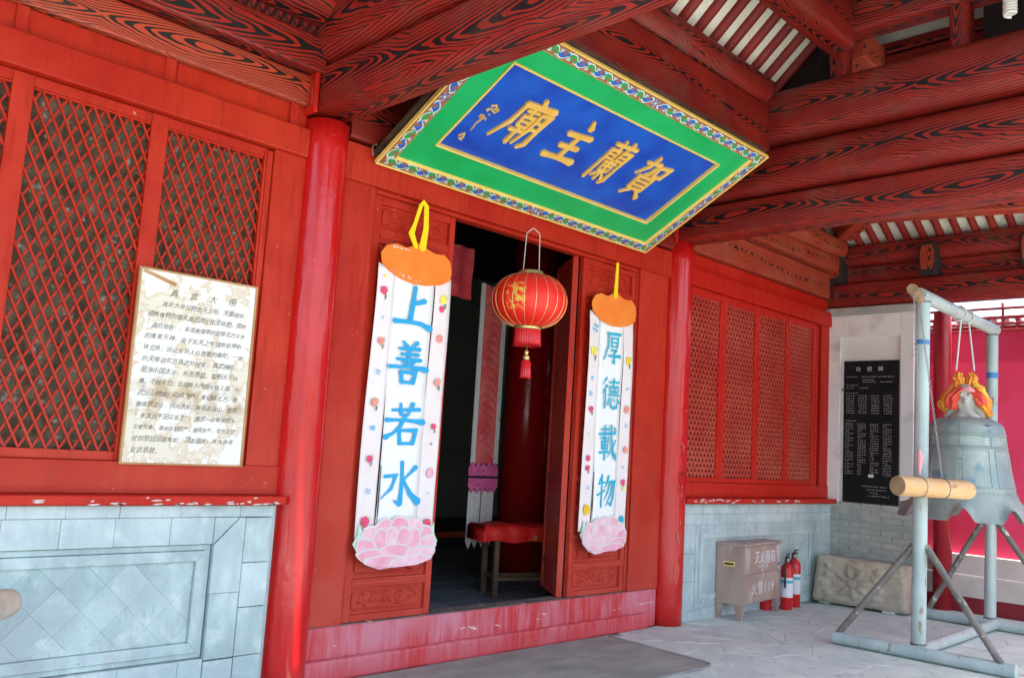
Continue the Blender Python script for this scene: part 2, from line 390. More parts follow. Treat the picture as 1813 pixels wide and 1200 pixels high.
def bx(name, m_, *c, parent=None, bevel=.004, **k):
    return MB().box(*c).build(name, m_, parent, bevel=bevel, **k)

def rrect(w_, h_, r_, seg=4):
    """rounded cross-section, returned as four sides of (a, b, v) with v centred on each side"""
    hw, hh = w_/2, h_/2; r_ = min(r_, hw*.98, hh*.98); pts = []
    cs = [(hw-r_, hh-r_, 0), (-hw+r_, hh-r_, 90), (-hw+r_, -hh+r_, 180), (hw-r_, -hh+r_, 270)]
    for cx, cy, a0 in cs:
        for k in range(seg+1):
            a = R(a0+90*k/seg); pts.append((cx+r_*math.cos(a), cy+r_*math.sin(a)))
    return pts
def beam(name, p0, p1, w_, h_, m_, parent=None, r_=.03, bulge=.0, **k):
    """horizontal or sloping member between p0 and p1 (centre line), grain uv along it"""
    p0, p1 = Vector(p0), Vector(p1); t = (p1-p0); L = t.length; t.normalize()
    up = Vector((0,0,1)) if abs(t.z) < .9 else Vector((1,0,0)); sx = t.cross(up).normalized(); sz = sx.cross(t)
    seg = 4; cs = rrect(w_, h_, r_, seg); n = len(cs); mb = MB(); N = max(1, int(L/.4))
    vs_ = []
    for i in range(N+1):
        for a, b in cs: vs_.append(p0+t*(L*i/N)+sx*a+sz*b)
    # per side: group columns whose midpoint belongs to the same flat side
    per = [0]
    for i in range(n): q, p = cs[(i+1) % n], cs[i]; per.append(per[-1]+math.hypot(q[0]-p[0], q[1]-p[1]))
    side = []; h2 = seg//2
    for i in range(n): side.append(((i+seg-h2+ (seg+1)*0) // (seg+1)) % 4 if False else (i+ (seg+1) - h2 - 1) // (seg+1) % 4)
    cen = {}
    for sd_ in range(4):
        idx = [i for i in range(n) if side[i] == sd_]
        # centre of side: the midpoint of the longest segment
        j = max(idx, key=lambda i: per[i+1]-per[i]); cen[sd_] = (per[j]+per[j+1])/2
    tot = per[-1]
    def dv(v_, c_):
        x = v_-c_
        if x > tot/2: x -= tot
        if x < -tot/2: x += tot
        return x
    off = random.random()*5; fs = []; uvs = []
    for i in range(N):
        for k_ in range(n):
            k2 = (k_+1) % n; fs.append((i*n+k_, i*n+k2, (i+1)*n+k2, (i+1)*n+k_))
            u0, u1 = L*i/N+off+side[k_]*1.37, L*(i+1)/N+off+side[k_]*1.37
            va, vb = dv(per[k_], cen[side[k_]]), dv(per[k_+1], cen[side[k_]])
            uvs.append([(u0, va), (u0, vb), (u1, vb), (u1, va)])
    mb.add(vs_, fs, 0, r_ > .02, uvs)
    for e, rev in ((0, True), (N, False)):
        ring = vs_[e*n:(e+1)*n]; c_ = sum(ring, Vector())/n
        mb.add(ring, [tuple(range(n))[::-1] if rev else tuple(range(n))], 0, False,
               [[(cs[i][1]*1.0+off, cs[i][0]) for i in (reversed(range(n)) if rev else range(n))]])
    return mb.build(name, m_, parent, **k)

def clipline(x0, z0, x1, z1, c, mslope):
    """line z = m x + c inside the rectangle"""
    pts = []
    for x in (x0, x1):
        z = mslope*x+c
        if z0 <= z <= z1: pts.append((x, z))
    for z in (z0, z1):
        x = (z-c)/mslope
        if x0 < x < x1: pts.append((x, z))
    if len(pts) < 2: return None
    pts.sort(); a, b = pts[0], pts[-1]
    return (a, b) if math.hypot(a[0]-b[0], a[1]-b[1]) > .02 else None

# glyph meshes for printed and handwritten small text
_gc = {}
def glyph(ch):
    if ch in _gc: return _gc[ch]
    cu = bpy.data.curves.new('g', 'FONT'); cu.body = ch; cu.size = 1; cu.resolution_u = 2
    ob = bpy.data.objects.new('g', cu); col.objects.link(ob)
    bpy.context.view_layer.update()
    dg = bpy.context.evaluated_depsgraph_get(); me = bpy.data.meshes.new_from_object(ob.evaluated_get(dg))
    vv = [v_.co.copy() for v_ in me.vertices]; ff = [tuple(p.vertices) for p in me.polygons]
    col.objects.unlink(ob); bpy.data.objects.remove(ob); bpy.data.curves.remove(cu); bpy.data.meshes.remove(me)
    _gc[ch] = (vv, ff); return _gc[ch]
def text(mb, s_, o, ax, ay, an, size, adv=1., jit=0., shear=0., lift=.0008, mi=0, wide=1.):
    o, ax, ay, an = map(Vector, (o, ax, ay, an)); x = 0
    for ch in s_:
        if ch not in ' \u3000':
            try: vv, ff = glyph(ch)
            except Exception: vv, ff = [], []
            if vv:
                a = random.uniform(-jit, jit); k = size*(1+random.uniform(-jit, jit)*1.2); dy = random.uniform(-jit, jit)*size*.6
                ca, sa = math.cos(a), math.sin(a); P = []
                for p in vv:
                    px_, py_ = p.x*wide, p.y-.35
                    px_, py_ = px_*ca-py_*sa+shear*py_, px_*sa+py_*ca
                    P.append(o+ax*(x+px_*k)+ay*(py_*k+dy)+an*lift)
                mb.add(P, ff, mi)
        x += size*adv*(1 if ord(ch) > 255 else .6)
    return x

BR = {
'上': [[(52,96,9),(48,50,10),(44,12,11)],[(46,54,8),(60,58,9),(78,66,12)],[(4,7,11),(40,10,8),(70,10,9),(97,1,14)]],
'善': [[(33,99,4),(43,88,9)],[(69,100,9),(56,87,5)],[(24,81,6),(76,85,8)],[(30,69,6),(73,72,7)],[(20,57,6),(80,60,8)],[(50,86,7),(50,45,7)],[(35,54,4),(41,47,6)],[(64,56,6),(58,47,4)],[(2,38,8),(50,42,6),(97,40,12)],[(32,31,8),(36,4,8)],[(32,29,7),(69,31,9),(63,5,8)],[(36,6,7),(64,7,6)]],
'若': [[(18,81,6),(86,87,8)],[(38,98,5),(41,71,8)],[(69,101,8),(58,71,4)],[(4,57,9),(50,60,6),(98,58,12)],[(53,73,8),(40,45,8),(24,28,6),(4,17,12)],[(38,37,8),(41,4,9)],[(38,35,6),(80,38,9),(73,5,8)],[(41,5,7),(75,7,6)]],
'水': [[(50,100,8),(53,60,8),(51,8,10)],[(51,8,10),(37,16,3)],[(10,67,7),(37,70,7),(28,42,6),(5,20,2)],[(86,90,9),(58,62,3)],[(56,62,4),(74,32,9),(96,13,15)]],
'厚': [[(22,92,8),(92,95,9)],[(27,92,8),(26,55,7),(4,13,5)],[(43,82,6),(45,54,6)],[(42,80,5),(79,82,7),(74,54,7)],[(44,68,5),(75,69,5)],[(45,56,5),(75,57,5)],[(42,44,6),(74,46,7),(58,35,4)],[(59,36,6),(61,5,8),(46,13,2)],[(28,26,6),(92,29,10)]],
'德': [[(27,99,7),(6,77,2)],[(30,76,7),(4,47,2)],[(20,60,7),(20,3,8)],[(40,85,5),(93,88,7)],[(67,99,6),(64,75,5)],[(44,72,6),(47,54,5)],[(44,71,5),(91,73,7),(86,54,5)],[(59,71,5),(59,55,5)],[(73,71,5),(72,55,5)],[(46,54,5),(87,56,5)],[(38,45,5),(95,47,7)],[(39,34,3),(33,14,7)],[(49,37,6),(53,11,7),(68,4,8),(85,9,8),(82,21,3)],[(64,38,3),(69,26,7)],[(84,37,4),(96,22,9)]],
'載': [[(12,84,5),(57,87,6)],[(34,98,6),(33,74,5)],[(3,71,7),(92,77,7)],[(13,60,5),(54,62,6)],[(18,52,5),(20,30,5)],[(17,51,5),(51,53,6),(48,30,5)],[(20,41,4),(49,42,4)],[(20,31,5),(49,32,5)],[(5,19,6),(57,23,6)],[(34,67,6),(34,0,6)],[(65,99,7),(69,56,7),(82,18,9),(96,5,9),(96,22,2)],[(90,56,7),(74,30,5),(50,8,2)],[(80,94,4),(91,83,8)]],
'物': [[(22,89,6),(10,68,2)],[(10,71,5),(44,77,6)],[(28,99,7),(28,0,7)],[(4,36,6),(46,52,5)],[(64,97,7),(57,77,6),(44,58,2)],[(55,77,5),(95,80,8),(90,30,7),(79,5,8),(64,16,2)],[(71,76,6),(60,45,5),(42,20,2)],[(84,75,6),(75,36,5),(52,3,2)]],
'賀': [[(8,82,6),(52,87,8),(47,60,8),(36,55,3)],[(31,101,8),(27,76,8),(6,50,3)],[(60,83,8),(62,57,8)],[(60,82,7),(94,85,9),(88,57,8)],[(62,58,7),(89,60,7)],[(27,50,8),(29,16,8)],[(27,49,7),(76,51,9),(74,16,8)],[(29,38,6),(74,39,6)],[(29,27,6),(74,28,6)],[(29,16,7),(74,17,7)],[(40,14,8),(20,-2,4)],[(62,14,7),(84,-2,12)]],
'蘭': [[(8,88,7),(92,92,8)],[(34,100,6),(36,80,8)],[(68,101,9),(63,80,5)],[(13,76,8),(12,0,8)],[(13,75,6),(42,77,7),(42,55,6)],[(14,66,5),(42,66,5)],[(14,56,5),(42,56,5)],[(58,77,6),(58,55,6)],[(58,76,6),(89,79,8),(88,6,9),(76,-2,4)],[(58,66,5),(87,67,5)],[(58,56,5),(87,57,5)],[(27,47,6),(73,49,6)],[(32,40,6),(34,26,5)],[(32,39,5),(69,41,6),(67,26,5)],[(34,26,5),(67,27,5)],[(50,54,7),(50,3,7)],[(46,24,6),(26,8,3)],[(54,24,5),(75,8,8)]],
'主': [[(50,103,7),(60,87,14)],[(18,63,10),(86,69,11)],[(24,35,10),(78,39,10)],[(4,5,12),(50,8,9),(97,8,14)],[(52,66,11),(50,8,11)]],
'廟': [[(52,103,9),(58,91,13)],[(17,85,10),(97,90,12)],[(20,87,9),(17,45,9),(-4,5,4)],[(32,75,6),(63,77,6)],[(47,83,7),(47,66,7)],[(35,64,6),(37,42,6)],[(35,63,6),(63,65,7),(61,42,6)],[(37,53,5),(61,54,5)],[(37,43,5),(61,43,5)],[(28,31,7),(66,35,8)],[(48,42,8),(47,4,9)],[(73,77,8),(72,40,8),(62,6,4)],[(72,76,7),(95,80,9),(94,12,10),(82,2,5)],[(73,60,6),(92,61,6)],[(73,44,6),(92,45,6)]],
}
def brush(name, ch, o, ax, ay, an, w_, h_, m_, parent, h=.0015, wsc=1.):
    mb = MB(); ax = Vector(ax)*(w_/100); ay = Vector(ay)*(h_/100)
    for i, st in enumerate(BR[ch]):
        # curve three-point strokes a little
        pts = []
        for j in range(len(st)-1):
            a, b = st[j], st[j+1]
            for t in (0, .5): pts.append(tuple(a[k]+(b[k]-a[k])*t for k in range(2))+((a[2]+(b[2]-a[2])*t)*(.86 if t else 1),))
        pts.append(st[-1])
        mb.stroke(pts, o, ax, ay, an, h+i*.00012, wsc=wsc)
    return mb.build(name, m_, parent)

X, Y, Z = Vector((1,0,0)), Vector((0,1,0)), Vector((0,0,1))
FR = (X, Z, -Y)      # facade frame: right, up, out

# ------------------------------------------------------------ ground and floors
MB().box(-60, -60, -.40, 60, 60, -.16).build('ground', 'ground', kind='structure')
MB().box(-6.5, -5.3, -.155, 9.2, -.02, -.012).build('porch_floor', 'joint', kind='structure')
pf = bpy.data.objects['porch_floor']
# crazy paving: voronoi slabs
def clip(poly_, a, b, c):      # keep a x + b y <= c
    out = []
    for i in range(len(poly_)):
        p, q = poly_[i], poly_[(i+1) % len(poly_)]; dp = a*p[0]+b*p[1]-c; dq = a*q[0]+b*q[1]-c
        if dp <= 0: out.append(p)
        if dp*dq < 0: t = dp/(dp-dq); out.append((p[0]+(q[0]-p[0])*t, p[1]+(q[1]-p[1])*t))
    return out
def crazy(x0, y0, x1, y1, step, name, m_, parent, ztop):
    rs = random.Random(4); pts = []
    nx, ny = int((x1-x0)/step), int((y1-y0)/step)
    for i in range(-1, nx+1):
        for j in range(-1, ny+1):
            pts.append((x0+(i+.5+rs.uniform(-.75,.75))*step, y0+(j+.5+rs.uniform(-.75,.75))*step))
    k = 0
    for p in pts:
        if not (x0 <= p[0] <= x1 and y0 <= p[1] <= y1): continue
        pl = [(x0,y0),(x1,y0),(x1,y1),(x0,y1)]
        for q in pts:
            dx, dy = q[0]-p[0], q[1]-p[1]; dd = math.hypot(dx, dy)
            if 0 < dd < 3.2*step:
                pl = clip(pl, dx/dd, dy/dd, (p[0]*dx+p[1]*dy)/dd+dd/2-.0012)
                if len(pl) < 3: break
        if len(pl) < 3: continue
        c = (sum(a for a, _ in pl)/len(pl), sum(b for _, b in pl)/len(pl))
        tx, ty, dz = rs.uniform(-.006,.006), rs.uniform(-.006,.006), rs.uniform(-.0025, .0015)
        n = len(pl); top = [(a, b, ztop+dz+tx*(a-c[0])+ty*(b-c[1])) for a, b in pl]; bot = [(a, b, ztop-.0115) for a, b in pl]
        mb = MB(); mb.add(top+bot, [tuple(range(n))]+[(n+i, n+(i+1) % n, (i+1) % n, i) for i in range(n)])
        mb.build(name, m_, parent, bevel=.002, segs=1); k += 1
    return k
crazy(-1.4, -3.5, 8.0, -.03, .36, 'paving_stone', 'paving', pf, 0.)

# interior
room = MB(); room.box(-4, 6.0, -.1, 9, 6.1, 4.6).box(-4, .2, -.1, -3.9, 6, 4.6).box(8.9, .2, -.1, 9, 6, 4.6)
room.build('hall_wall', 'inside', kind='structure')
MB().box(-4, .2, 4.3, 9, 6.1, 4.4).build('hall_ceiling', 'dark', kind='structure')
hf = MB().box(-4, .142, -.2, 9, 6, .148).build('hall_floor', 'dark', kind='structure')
tm = None
for i in range(14):
    for j in range(12):
        x, y = .9+i*.42, .16+j*.42
        if not (x+.9 > 1.2+.2*(y) and x < 2.4+(y)*1.35): continue
        if tm is None:
            o = MB().box(x, y, .149, x+.412, y+.412, .16).build('floor_tile', 'darktile', hf, bevel=.003, segs=1, origin=(x, y, .16)); tm = o.data
        else:
            o = piece('floor_tile', tm, (x, y, .16+random.uniform(-.002,.001)), hf)
            b = o.modifiers.new('bevel', 'BEVEL'); b.width = .003; b.segments = 1

# ------------------------------------------------------------ the temple facade
# columns
def column(x, y, r_, h_, label):
    t = thing('column', label, 'column', (x, y, 0), 'red lacquered columns')
    prof = []
    for i in range(21):
        z = h_*i/20; prof.append((r_*(1.03-.05*i/20), z))
    MB().lathe(prof, (x, y, 0), 40).build('shaft', 'column', t)
    return t
column(0, 0, .148, 3.5, 'round glossy red column between the left lattice windows and the doorway')
column(4.0, 0, .155, 3.55, 'round red column with cracked paint right of the doorway')
# cracked, flaking paint on the right column
fm = MB(); rs = random.Random(3)
for i in range(26):
    z = .55+rs.random()**1.3*1.25; a = math.atan2(-1, -1)+rs.uniform(-.13,.10)+.55
    o = Vector((4.0+.162*math.cos(a), .162*math.sin(a), z)); an = Vector((math.cos(a), math.sin(a), 0)); ax = Vector((-an.y, an.x, 0))
    h_ = rs.uniform(.008,.035); wd = rs.uniform(.002,.007)
    fm.poly([(0,-h_),(wd,-h_*.4),(wd*.5,0),(wd*1.2,h_*.5),(0,h_),(-wd,h_*.2),(-wd*.4,-h_*.3)], .002, o, ax, Z, an, i % 2)
fm.build('flaking_paint', ['flake', 'holered'], bpy.data.objects['column.001'])

# --- left bay: stone dado with its recessed panel
dado = thing('wainscot_wall', 'grey-blue stone dado with recessed frame under the left lattice windows', 'wall', (-1.6, 0, 0))
YF = -.10
bx('wall_core', 'mortar', -5.5, YF+.058, 0, -.13, .12, 1.085, parent=dado, bevel=0)
# top course of thin blocks
rs = random.Random(11); x = -3.4
def blockrow(x0, x1, z0, z1, wlo, whi, y, parent, nm='stone_block', m_='plaster', g_=.0009):
    x = x0
    while x < x1-.02:
        wd = min(rs.uniform(wlo, whi), x1-x)
        if x1-(x+wd) < wlo*.5: wd = x1-x
        dy = rs.uniform(0, .004)
        bx(nm, m_, x+g_, y+dy, z0+g_, x+wd-g_, YF+.06, z1-g_, parent=parent, bevel=.002)
        x += wd
blockrow(-3.2, -.19, 1.02, 1.085, .26, .36, YF, dado)
blockrow(-3.2, -.56, .872, 1.02, .24, .30, YF-.003, dado)
# mitred corner pieces
def prism(name, pts, y0, y1, m_, parent, bevel=.003):
    return MB().poly(pts, y1-y0, (0, y1, 0), X, Z, -Y).build(name, m_, parent, bevel=bevel)
g_ = .002
prism('stone_block', [(-.56+g_, .872), (-.56+g_, 1.018), (-.41, 1.018), (-.555, .875)], YF-.003, YF+.04, 'plaster', dado)
prism('stone_block', [(-.55, .868), (-.405, 1.016), (-.37, 1.018), (-.37, .60), (-.55, .60)], YF-.002, YF+.04, 'plaster', dado)
for a, b in ((.24, .60), (.0, .236)): prism('stone_block', [(-.55+g_, a+g_), (-.37-g_, a+g_), (-.37-g_, b-g_), (-.55+g_, b-g_)], YF-.002, YF+.04, 'plaster', dado)
z = 0
for h_ in (.24, .27, .25, .257):
    bx('stone_block', 'plaster', -.366, YF+rs.uniform(0,.004), z+.002, -.195, YF+.04, z+h_-.002, parent=dado); z += h_
# bottom rows
blockrow(-3.2, -.553, .12, .252, .26, .34, YF-.002, dado)
blockrow(-3.2, -.553, .0, .117, .3, .45, YF-.002, dado)
# stepped mouldings around the panel
def frame_strips(x0, x1, z0, z1, wd, y0, y1, m_, parent, nm, left=True):
    prism(nm, [(x0, z1), (x1, z1), (x1-wd, z1-wd), (x0 if not left else x0+wd, z1-wd)], y0, y1, m_, parent)
    prism(nm, [(x0, z0), (x1, z0), (x1-wd, z0+wd), (x0 if not left else x0+wd, z0+wd)][::-1], y0, y1, m_, parent)
    prism(nm, [(x1-.0005, z1-.001), (x1-.0005, z0+.001), (x1-wd, z0+wd+.001), (x1-wd, z1-wd-.001)][::-1], y0, y1, m_, parent)
    if left: prism(nm, [(x0+.0005, z1-.001), (x0+.0005, z0+.001), (x0+wd, z0+wd+.001), (x0+wd, z1-wd-.001)], y0, y1, m_, parent)
frame_strips(-3.2, -.556, .256, .868, .03, YF+.025, YF+.06, 'plaster', dado, 'moulding', False)
frame_strips(-3.2, -.588, .288, .836, .055, YF+.006, YF+.06, 'plaster', dado, 'moulding', False)
bx('panel_bed', 'plaster', -3.2, YF+.046, .25, -.55, YF+.055, .87, parent=dado, bevel=0)
# diamond tiles inside the recessed panel
px0, px1, pz0, pz1 = -2.7, -.645, .345, .779; S_ = .235
i = -3
for i in range(-26, 30):
    for j in range(-26, 30):
        cx, cz = -.64+(i-j)*S_/2*1.0, .56+(i+j)*S_/2*1.0
        if not (px0-.2 < cx < px1+.2 and pz0-.2 < cz < pz1+.2): continue
        h_ = S_/2-.0005
        pl = [(cx-h_, cz), (cx, cz-h_), (cx+h_, cz), (cx, cz+h_)]
        for a, b, c in ((1,0,px1),(-1,0,-px0),(0,1,pz1),(0,-1,-pz0)):
            pl = clip(pl, a, b, c)
            if len(pl) < 3: break
        if len(pl) < 3: continue
        area = abs(sum(pl[k][0]*pl[(k+1) % len(pl)][1]-pl[(k+1) % len(pl)][0]*pl[k][1] for k in range(len(pl))))/2
        if area < .0008: continue
        prism('diamond_tile', pl, YF+.03+rs.uniform(-.0008,.0008), YF+.05, 'plaster', dado, bevel=.0007)

# --- window wall, left bay
lw = thing('lattice_window', 'diamond lattice window wall with three tall openings left of the first column', 'window', (-1.4, 0, 1.09))
bx('sill', 'redbay', -5.5, -.15, 1.09, -.14, .05, 1.14, parent=lw, label='flaking red sill board on the grey stone', bevel=.006)
fl = MB(); rs2 = random.Random(8)
for i in range(34):
    xx = -.19-1.9*rs2.random()**1.6; wd = rs2.uniform(.012,.07); zz = rs2.choice([rs2.uniform(1.0925,1.098), rs2.uniform(1.094,1.13)])
    if xx+wd > -.15: continue
    fl.poly([(0,0),(wd*.4,-.003),(wd,.001),(wd*.8,.006),(wd*.3,.005)], .0015, (xx,-.1505,zz), X, Z, -Y)
fl.build('bare_wood_patch', 'paleband', lw)
bx('bottom_rail', 'red', -5.5, -.03, 1.142, -.14, .05, 1.31, parent=lw)
bx('top_rail', 'red', -5.5, -.05, 3.235, -.14, .05, 3.42, parent=lw, bevel=.012)
bx('frieze_panel', 'red', -5.5, .02, 3.42, -.14, .05, 3.57, parent=lw, bevel=0)
for xm in (-1.815, -1.045, -.24, -2.58): bx('frieze_post', 'red', xm-.03, .0, 3.421, xm+.03, .03, 3.572, parent=lw)
for xm in (-1.43, -.64):
    bx('frieze_board', 'red', xm-.36, .013, 3.425, xm+.36, .025, 3.568, parent=lw, bevel=.005)
bx('jamb', 'red', -.36, -.02, 1.31, -.14, .05, 3.235, parent=lw)
bx('jamb_strip', 'red', -.40, -.005, 1.31, -.362, .05, 3.222, parent=lw, bevel=.006)
holes = [(-2.42, -1.822), (-1.722, -1.115), (-1.02, -.418)]
edges = [-2.52]+[v for h in holes for v in h]+[-.40]
for a, b in ((-2.6, -2.42), (-1.822, -1.722), (-1.115, -1.02), (-.418, -.401)):
    bx('stile', 'red', a, .0, 1.31, b, .045, 3.232, parent=lw)
for h in holes:
    bx('window_rail', 'red', h[0], .003, 3.175, h[1], .045, 3.231, parent=lw)
    bx('window_rail', 'red', h[0], .003, 1.311, h[1], .045, 1.36, parent=lw)
    bx('inner_bead', 'red', h[0], .012, 3.163, h[1], .04, 3.175, parent=lw, bevel=.003)
    sl = 1.95; stp = .064
    barmesh = MB()
    for sgn in (1, -1):
        c0 = -20.
        k = 0
        zmid = 1.36
        lines = []
        span = int((.7+1.9/sl)/stp)+4
        for q in range(-span, span+1):
            xx = h[0]+.012+q*stp
            c = 1.36-sgn*sl*xx
            seg = clipline(h[0], 1.355, h[1], 3.175, c, sgn*sl)
            if seg: lines.append(seg)
        for a, b in lines:
            ang = math.atan2(b[1]-a[1], b[0]-a[0]); L = math.hypot(b[1]-a[1], b[0]-a[0])
            mb = MB().box(-L/2, -.006, -.0055, L/2, .006, .0055)
            mb.xf(Matrix.Translation(((a[0]+b[0])/2, .024+(.006 if sgn > 0 else -.0065), (a[1]+b[1])/2)) @ Matrix.Rotation(-ang, 4, 'Y'))
            mb.build('lattice_bar', 'red', lw)
    # woven brown lining seen through the diamonds
    hh = random.Random(5)
    nx_, nz_ = 46, 90; vs_ = []; fs = []
    for jz in range(nz_+1):
        for ix in range(nx_+1):
            xx = h[0]-.01+(h[1]-h[0]+.02)*ix/nx_; zz = 1.345+1.84*jz/nz_
            n_ = mnoise.noise(Vector((xx*26, 0, zz*22)))
            vs_.append((xx, .062-.012*n_, zz))
    for jz in range(nz_):
        for ix in range(nx_): a = jz*(nx_+1)+ix; fs.append((a, a+1, a+nx_+2, a+nx_+1))
    MB().add(vs_, fs, 0, True).build('window_lining', 'wicker', lw)
bx('backing', 'dark', -5.5, .085, 1.1, -.1, .11, 3.6, parent=lw, bevel=0)

# paper notice
nb = thing('notice_board', 'water-stained handwritten paper notice in a thin wood frame on the left window', 'notice', (-.75, -.03, 1.3))
NA = Matrix.Translation((-.755, -.045, 1.83)) @ Matrix.Rotation(R(-.3), 4, 'Y')
def nbm(mb, nm, m_, **k): return mb.xf(NA).build(nm, m_, nb, **k)
nbm(MB().box(-.34, -.001, -.522, .34, .012, .522), 'paper_sheet', 'notice')
for a in ((-.354, -.006, -.532, -.341, .014, .532), (.341, -.006, -.532, .354, .014, .532)): nbm(MB().box(*a), 'frame_strip', 'noticeframe', bevel=.002)
nbm(MB().box(-.341, -.006, .521, .341, .014, .532), 'frame_strip', 'noticeframe', bevel=.002)
nbm(MB().box(-.341, -.006, -.532, .341, .014, -.521), 'frame_strip', 'noticeframe', bevel=.002)
nbm(MB().poly([(-.335,.505),(-.325,.52),(-.14,.468),(-.15,.45)], .004, (0,-.002,0), X, Z, -Y), 'tape_strip', 'noticeframe')
L_ = ["真武大帝又称玄天上帝、无量祖师、", "道教尊称为镇天真武灵应佑圣帝君，简称", "“真武帝君”。系道教尊奉的职掌北方天界", "的重要天神，由于玄天上帝谓本取神职",
      "镇北极，因此受到人们普遍的奉祀，一说", "的天尊说北方真武妙经载，真武神原", "是净乐国太子，长而勇猛，誓断天下妖", "魔，不统王位，后得真人传授无极上道，入",
      "武当山修炼，功成飞升，奉诏镇北方，统", "摄真武之位，并将太和山易名武当山，意思", "“非真武不足以当之”。真武一向被描绘为", "王者形象，端坐法相庄严，披发黑衣，金甲玉带", "仗剑怒目足踏龟蛇，顶罩圆光，其大神通", "玄武总管。"]
tb = MB(); xo, yo, zo = NA @ Vector((0,0,0)), None, None
ax_ = (NA.to_3x3() @ X); az_ = (NA.to_3x3() @ Z); O_ = NA @ Vector((0, -.001, 0))
for q, ch in enumerate("真武大帝"): text(tb, ch, O_+ax_*(-.17+q*.115)+az_*.415, ax_, az_, -Y, .05, jit=.1, shear=.2)
for q, ln in enumerate(L_):
    sz = min(.0345, .60/(len(ln)+ (2 if q == 0 else 0)))
    text(tb, ln, O_+ax_*(-.285+(.075 if q == 0 else 0)-.0015*q)+az_*(.345-q*.0615), ax_, az_, -Y, sz, adv=.98, jit=.12, shear=.25)
tb.build('handwriting', 'ink', nb, kind='stuff')

# --- door bay
door = thing('doorway', 'open carved red temple doorway with painted threshold between the two columns', 'doorway', (2, 0, 0))
bx('threshold', 'threshold', .15, -.02, 0, 3.83, .14, .322, parent=door, bevel=.008)
bx('threshold_base', 'threshold', .13, -.075, 0, 3.66, -.022, .135, parent=door, bevel=.02, label='projecting foot board with flaking pink-red paint')
bx('threshold_top', 'steeldark', .16, -.012, .3225, 3.82, .13, .327, parent=door, bevel=.002)
bx('lintel', 'red', .14, -.04, 3.19, 3.85, .10, 3.44, parent=door, bevel=.006)
bx('door_post', 'red', .14, -.02, .328, .405, .10, 3.19, parent=door)
bx('door_post', 'red', 3.40, -.02, .328, 3.84, .10, 3.19, parent=door)
for a, b in ((.408, .435), (3.372, 3.398)): bx('post_bead', 'red', a, .0, .328, b, .09, 3.189, parent=door, bevel=.006)
bx('lintel_bead', 'red', .436, .0, 3.16, 3.37, .09, 3.189, parent=door, bevel=.006)

def scroll(mb, x0, x1, z0, z1, y, seed, dens=1.):
    """low relief: curling stems and blossoms inside a small panel"""
    rs_ = random.Random(seed); w_, h_ = x1-x0, z1-z0; n = max(2, int(w_/h_*1.1*dens))
    for i in range(n):
        cx = x0+w_*(i+.5)/n; cz = (z0+z1)/2+rs_.uniform(-.08,.08)*h_; s_ = 1 if rs_.random() < .5 else -1
        pts = []
        for k in range(16):
            a = k*.42; rad = h_*.40*(1-k/19)
            pts.append((cx+s_*rad*math.cos(a+1), y-.002-.004*math.sin(k), cz+rad*math.sin(a+1)))
        mb.tube(pts, [h_*.055*(1-k/24) for k in range(16)], 6)
        for q in range(4):
            a = rs_.uniform(0, 6.28); p = Vector((cx+h_*.43*math.cos(a), y-.003, cz+h_*.38*math.sin(a)))
            mb.tube([p, p+Vector((math.cos(a+.6)*h_*.16, -.002, math.sin(a+.6)*h_*.14))], [h_*.07, h_*.015], 6)
def leaf(parent, x0, x1, mtx=None, seed=1, nm='door_leaf', mat_='red', label=None):
    """a carved six-part door leaf standing between x0 and x1; mtx moves it"""
    I = mtx or Matrix.Identity(4); z0, z1 = .329, 3.155
    par = MB().box(x0, .010, z0, x0+.052, .058, z1).xf(I).build(nm, mat_, parent, bevel=.004, label=label)
    def b(name, *c, bevel=.004): return MB().box(*c).xf(I).build(name, mat_, par, bevel=bevel)
    b('leaf_stile', x1-.052, .010, z0, x1, .058, z1)
    zs = [z0, .375, .565, .62, 1.05, 1.10, 1.28, 1.33, 2.80, 2.85, 2.93, 2.94]
    rails = [(z0, .372), (.545, .60), (1.02, 1.075), (1.26, 1.315), (2.83, 2.935), (3.10, z1)]
    for a, c in rails:
        b('leaf_rail', x0+.053, .012, a, x1-.053, .056, c)
        if c-a > .05:
            b('rail_bead', x0+.054, .004, (a+c)/2-.012, x1-.054, .0115, (a+c)/2+.012, bevel=.005)
    panels = [(.372, .545, 1), (.60, 1.02, 1), (1.075, 1.26, 1), (1.315, 2.83, 0), (2.935, 3.10, 1)]
    for q, (a, c, sc_) in enumerate(panels):
        xa, xb = x0+.053, x1-.053
        b('leaf_panel', xa, .036, a, xb, .046, c, bevel=0)
        if sc_:
            i_ = .028
            mb = MB()
            fr_ = [(xa+i_+.015, a+i_), (xb-i_-.015, a+i_), (xb-i_, a+i_+.02), (xb-i_, c-i_-.02), (xb-i_-.015, c-i_), (xa+i_+.015, c-i_), (xa+i_, c-i_-.02), (xa+i_, a+i_+.02)]
            mb.tube([(p[0], .034, p[1]) for p in fr_], .007, 6, closed=True)
            scroll(mb, xa+i_+.03, xb-i_-.03, a+i_+.008, c-i_-.008, .034, seed*10+q)
            mb.xf(I).build('carved_relief', mat_, par)
        else:
            mb = MB(); st = .085
            for sg in (1, -1):
                for k in range(-30, 30):
                    xx = xa+k*st; cc = a-sg*1.2*xx
                    s2 = clipline(xa, a, xb, c, cc, sg*1.2)
                    if s2: mb.tube([(s2[0][0], .028, s2[0][1]), (s2[1][0], .028, s2[1][1])], .008, 6)
            mb.xf(I).build('fret_lattice', mat_, par)
    return par
leaf(door, .437, 1.163, seed=1, label='closed carved door leaf behind the larger banner')
leaf(door, 2.632, 3.370, seed=2, label='closed carved door leaf behind the smaller banner')
T = Matrix.Translation((2.60, .03, 0)) @ Matrix.Rotation(R(55), 4, 'Z')
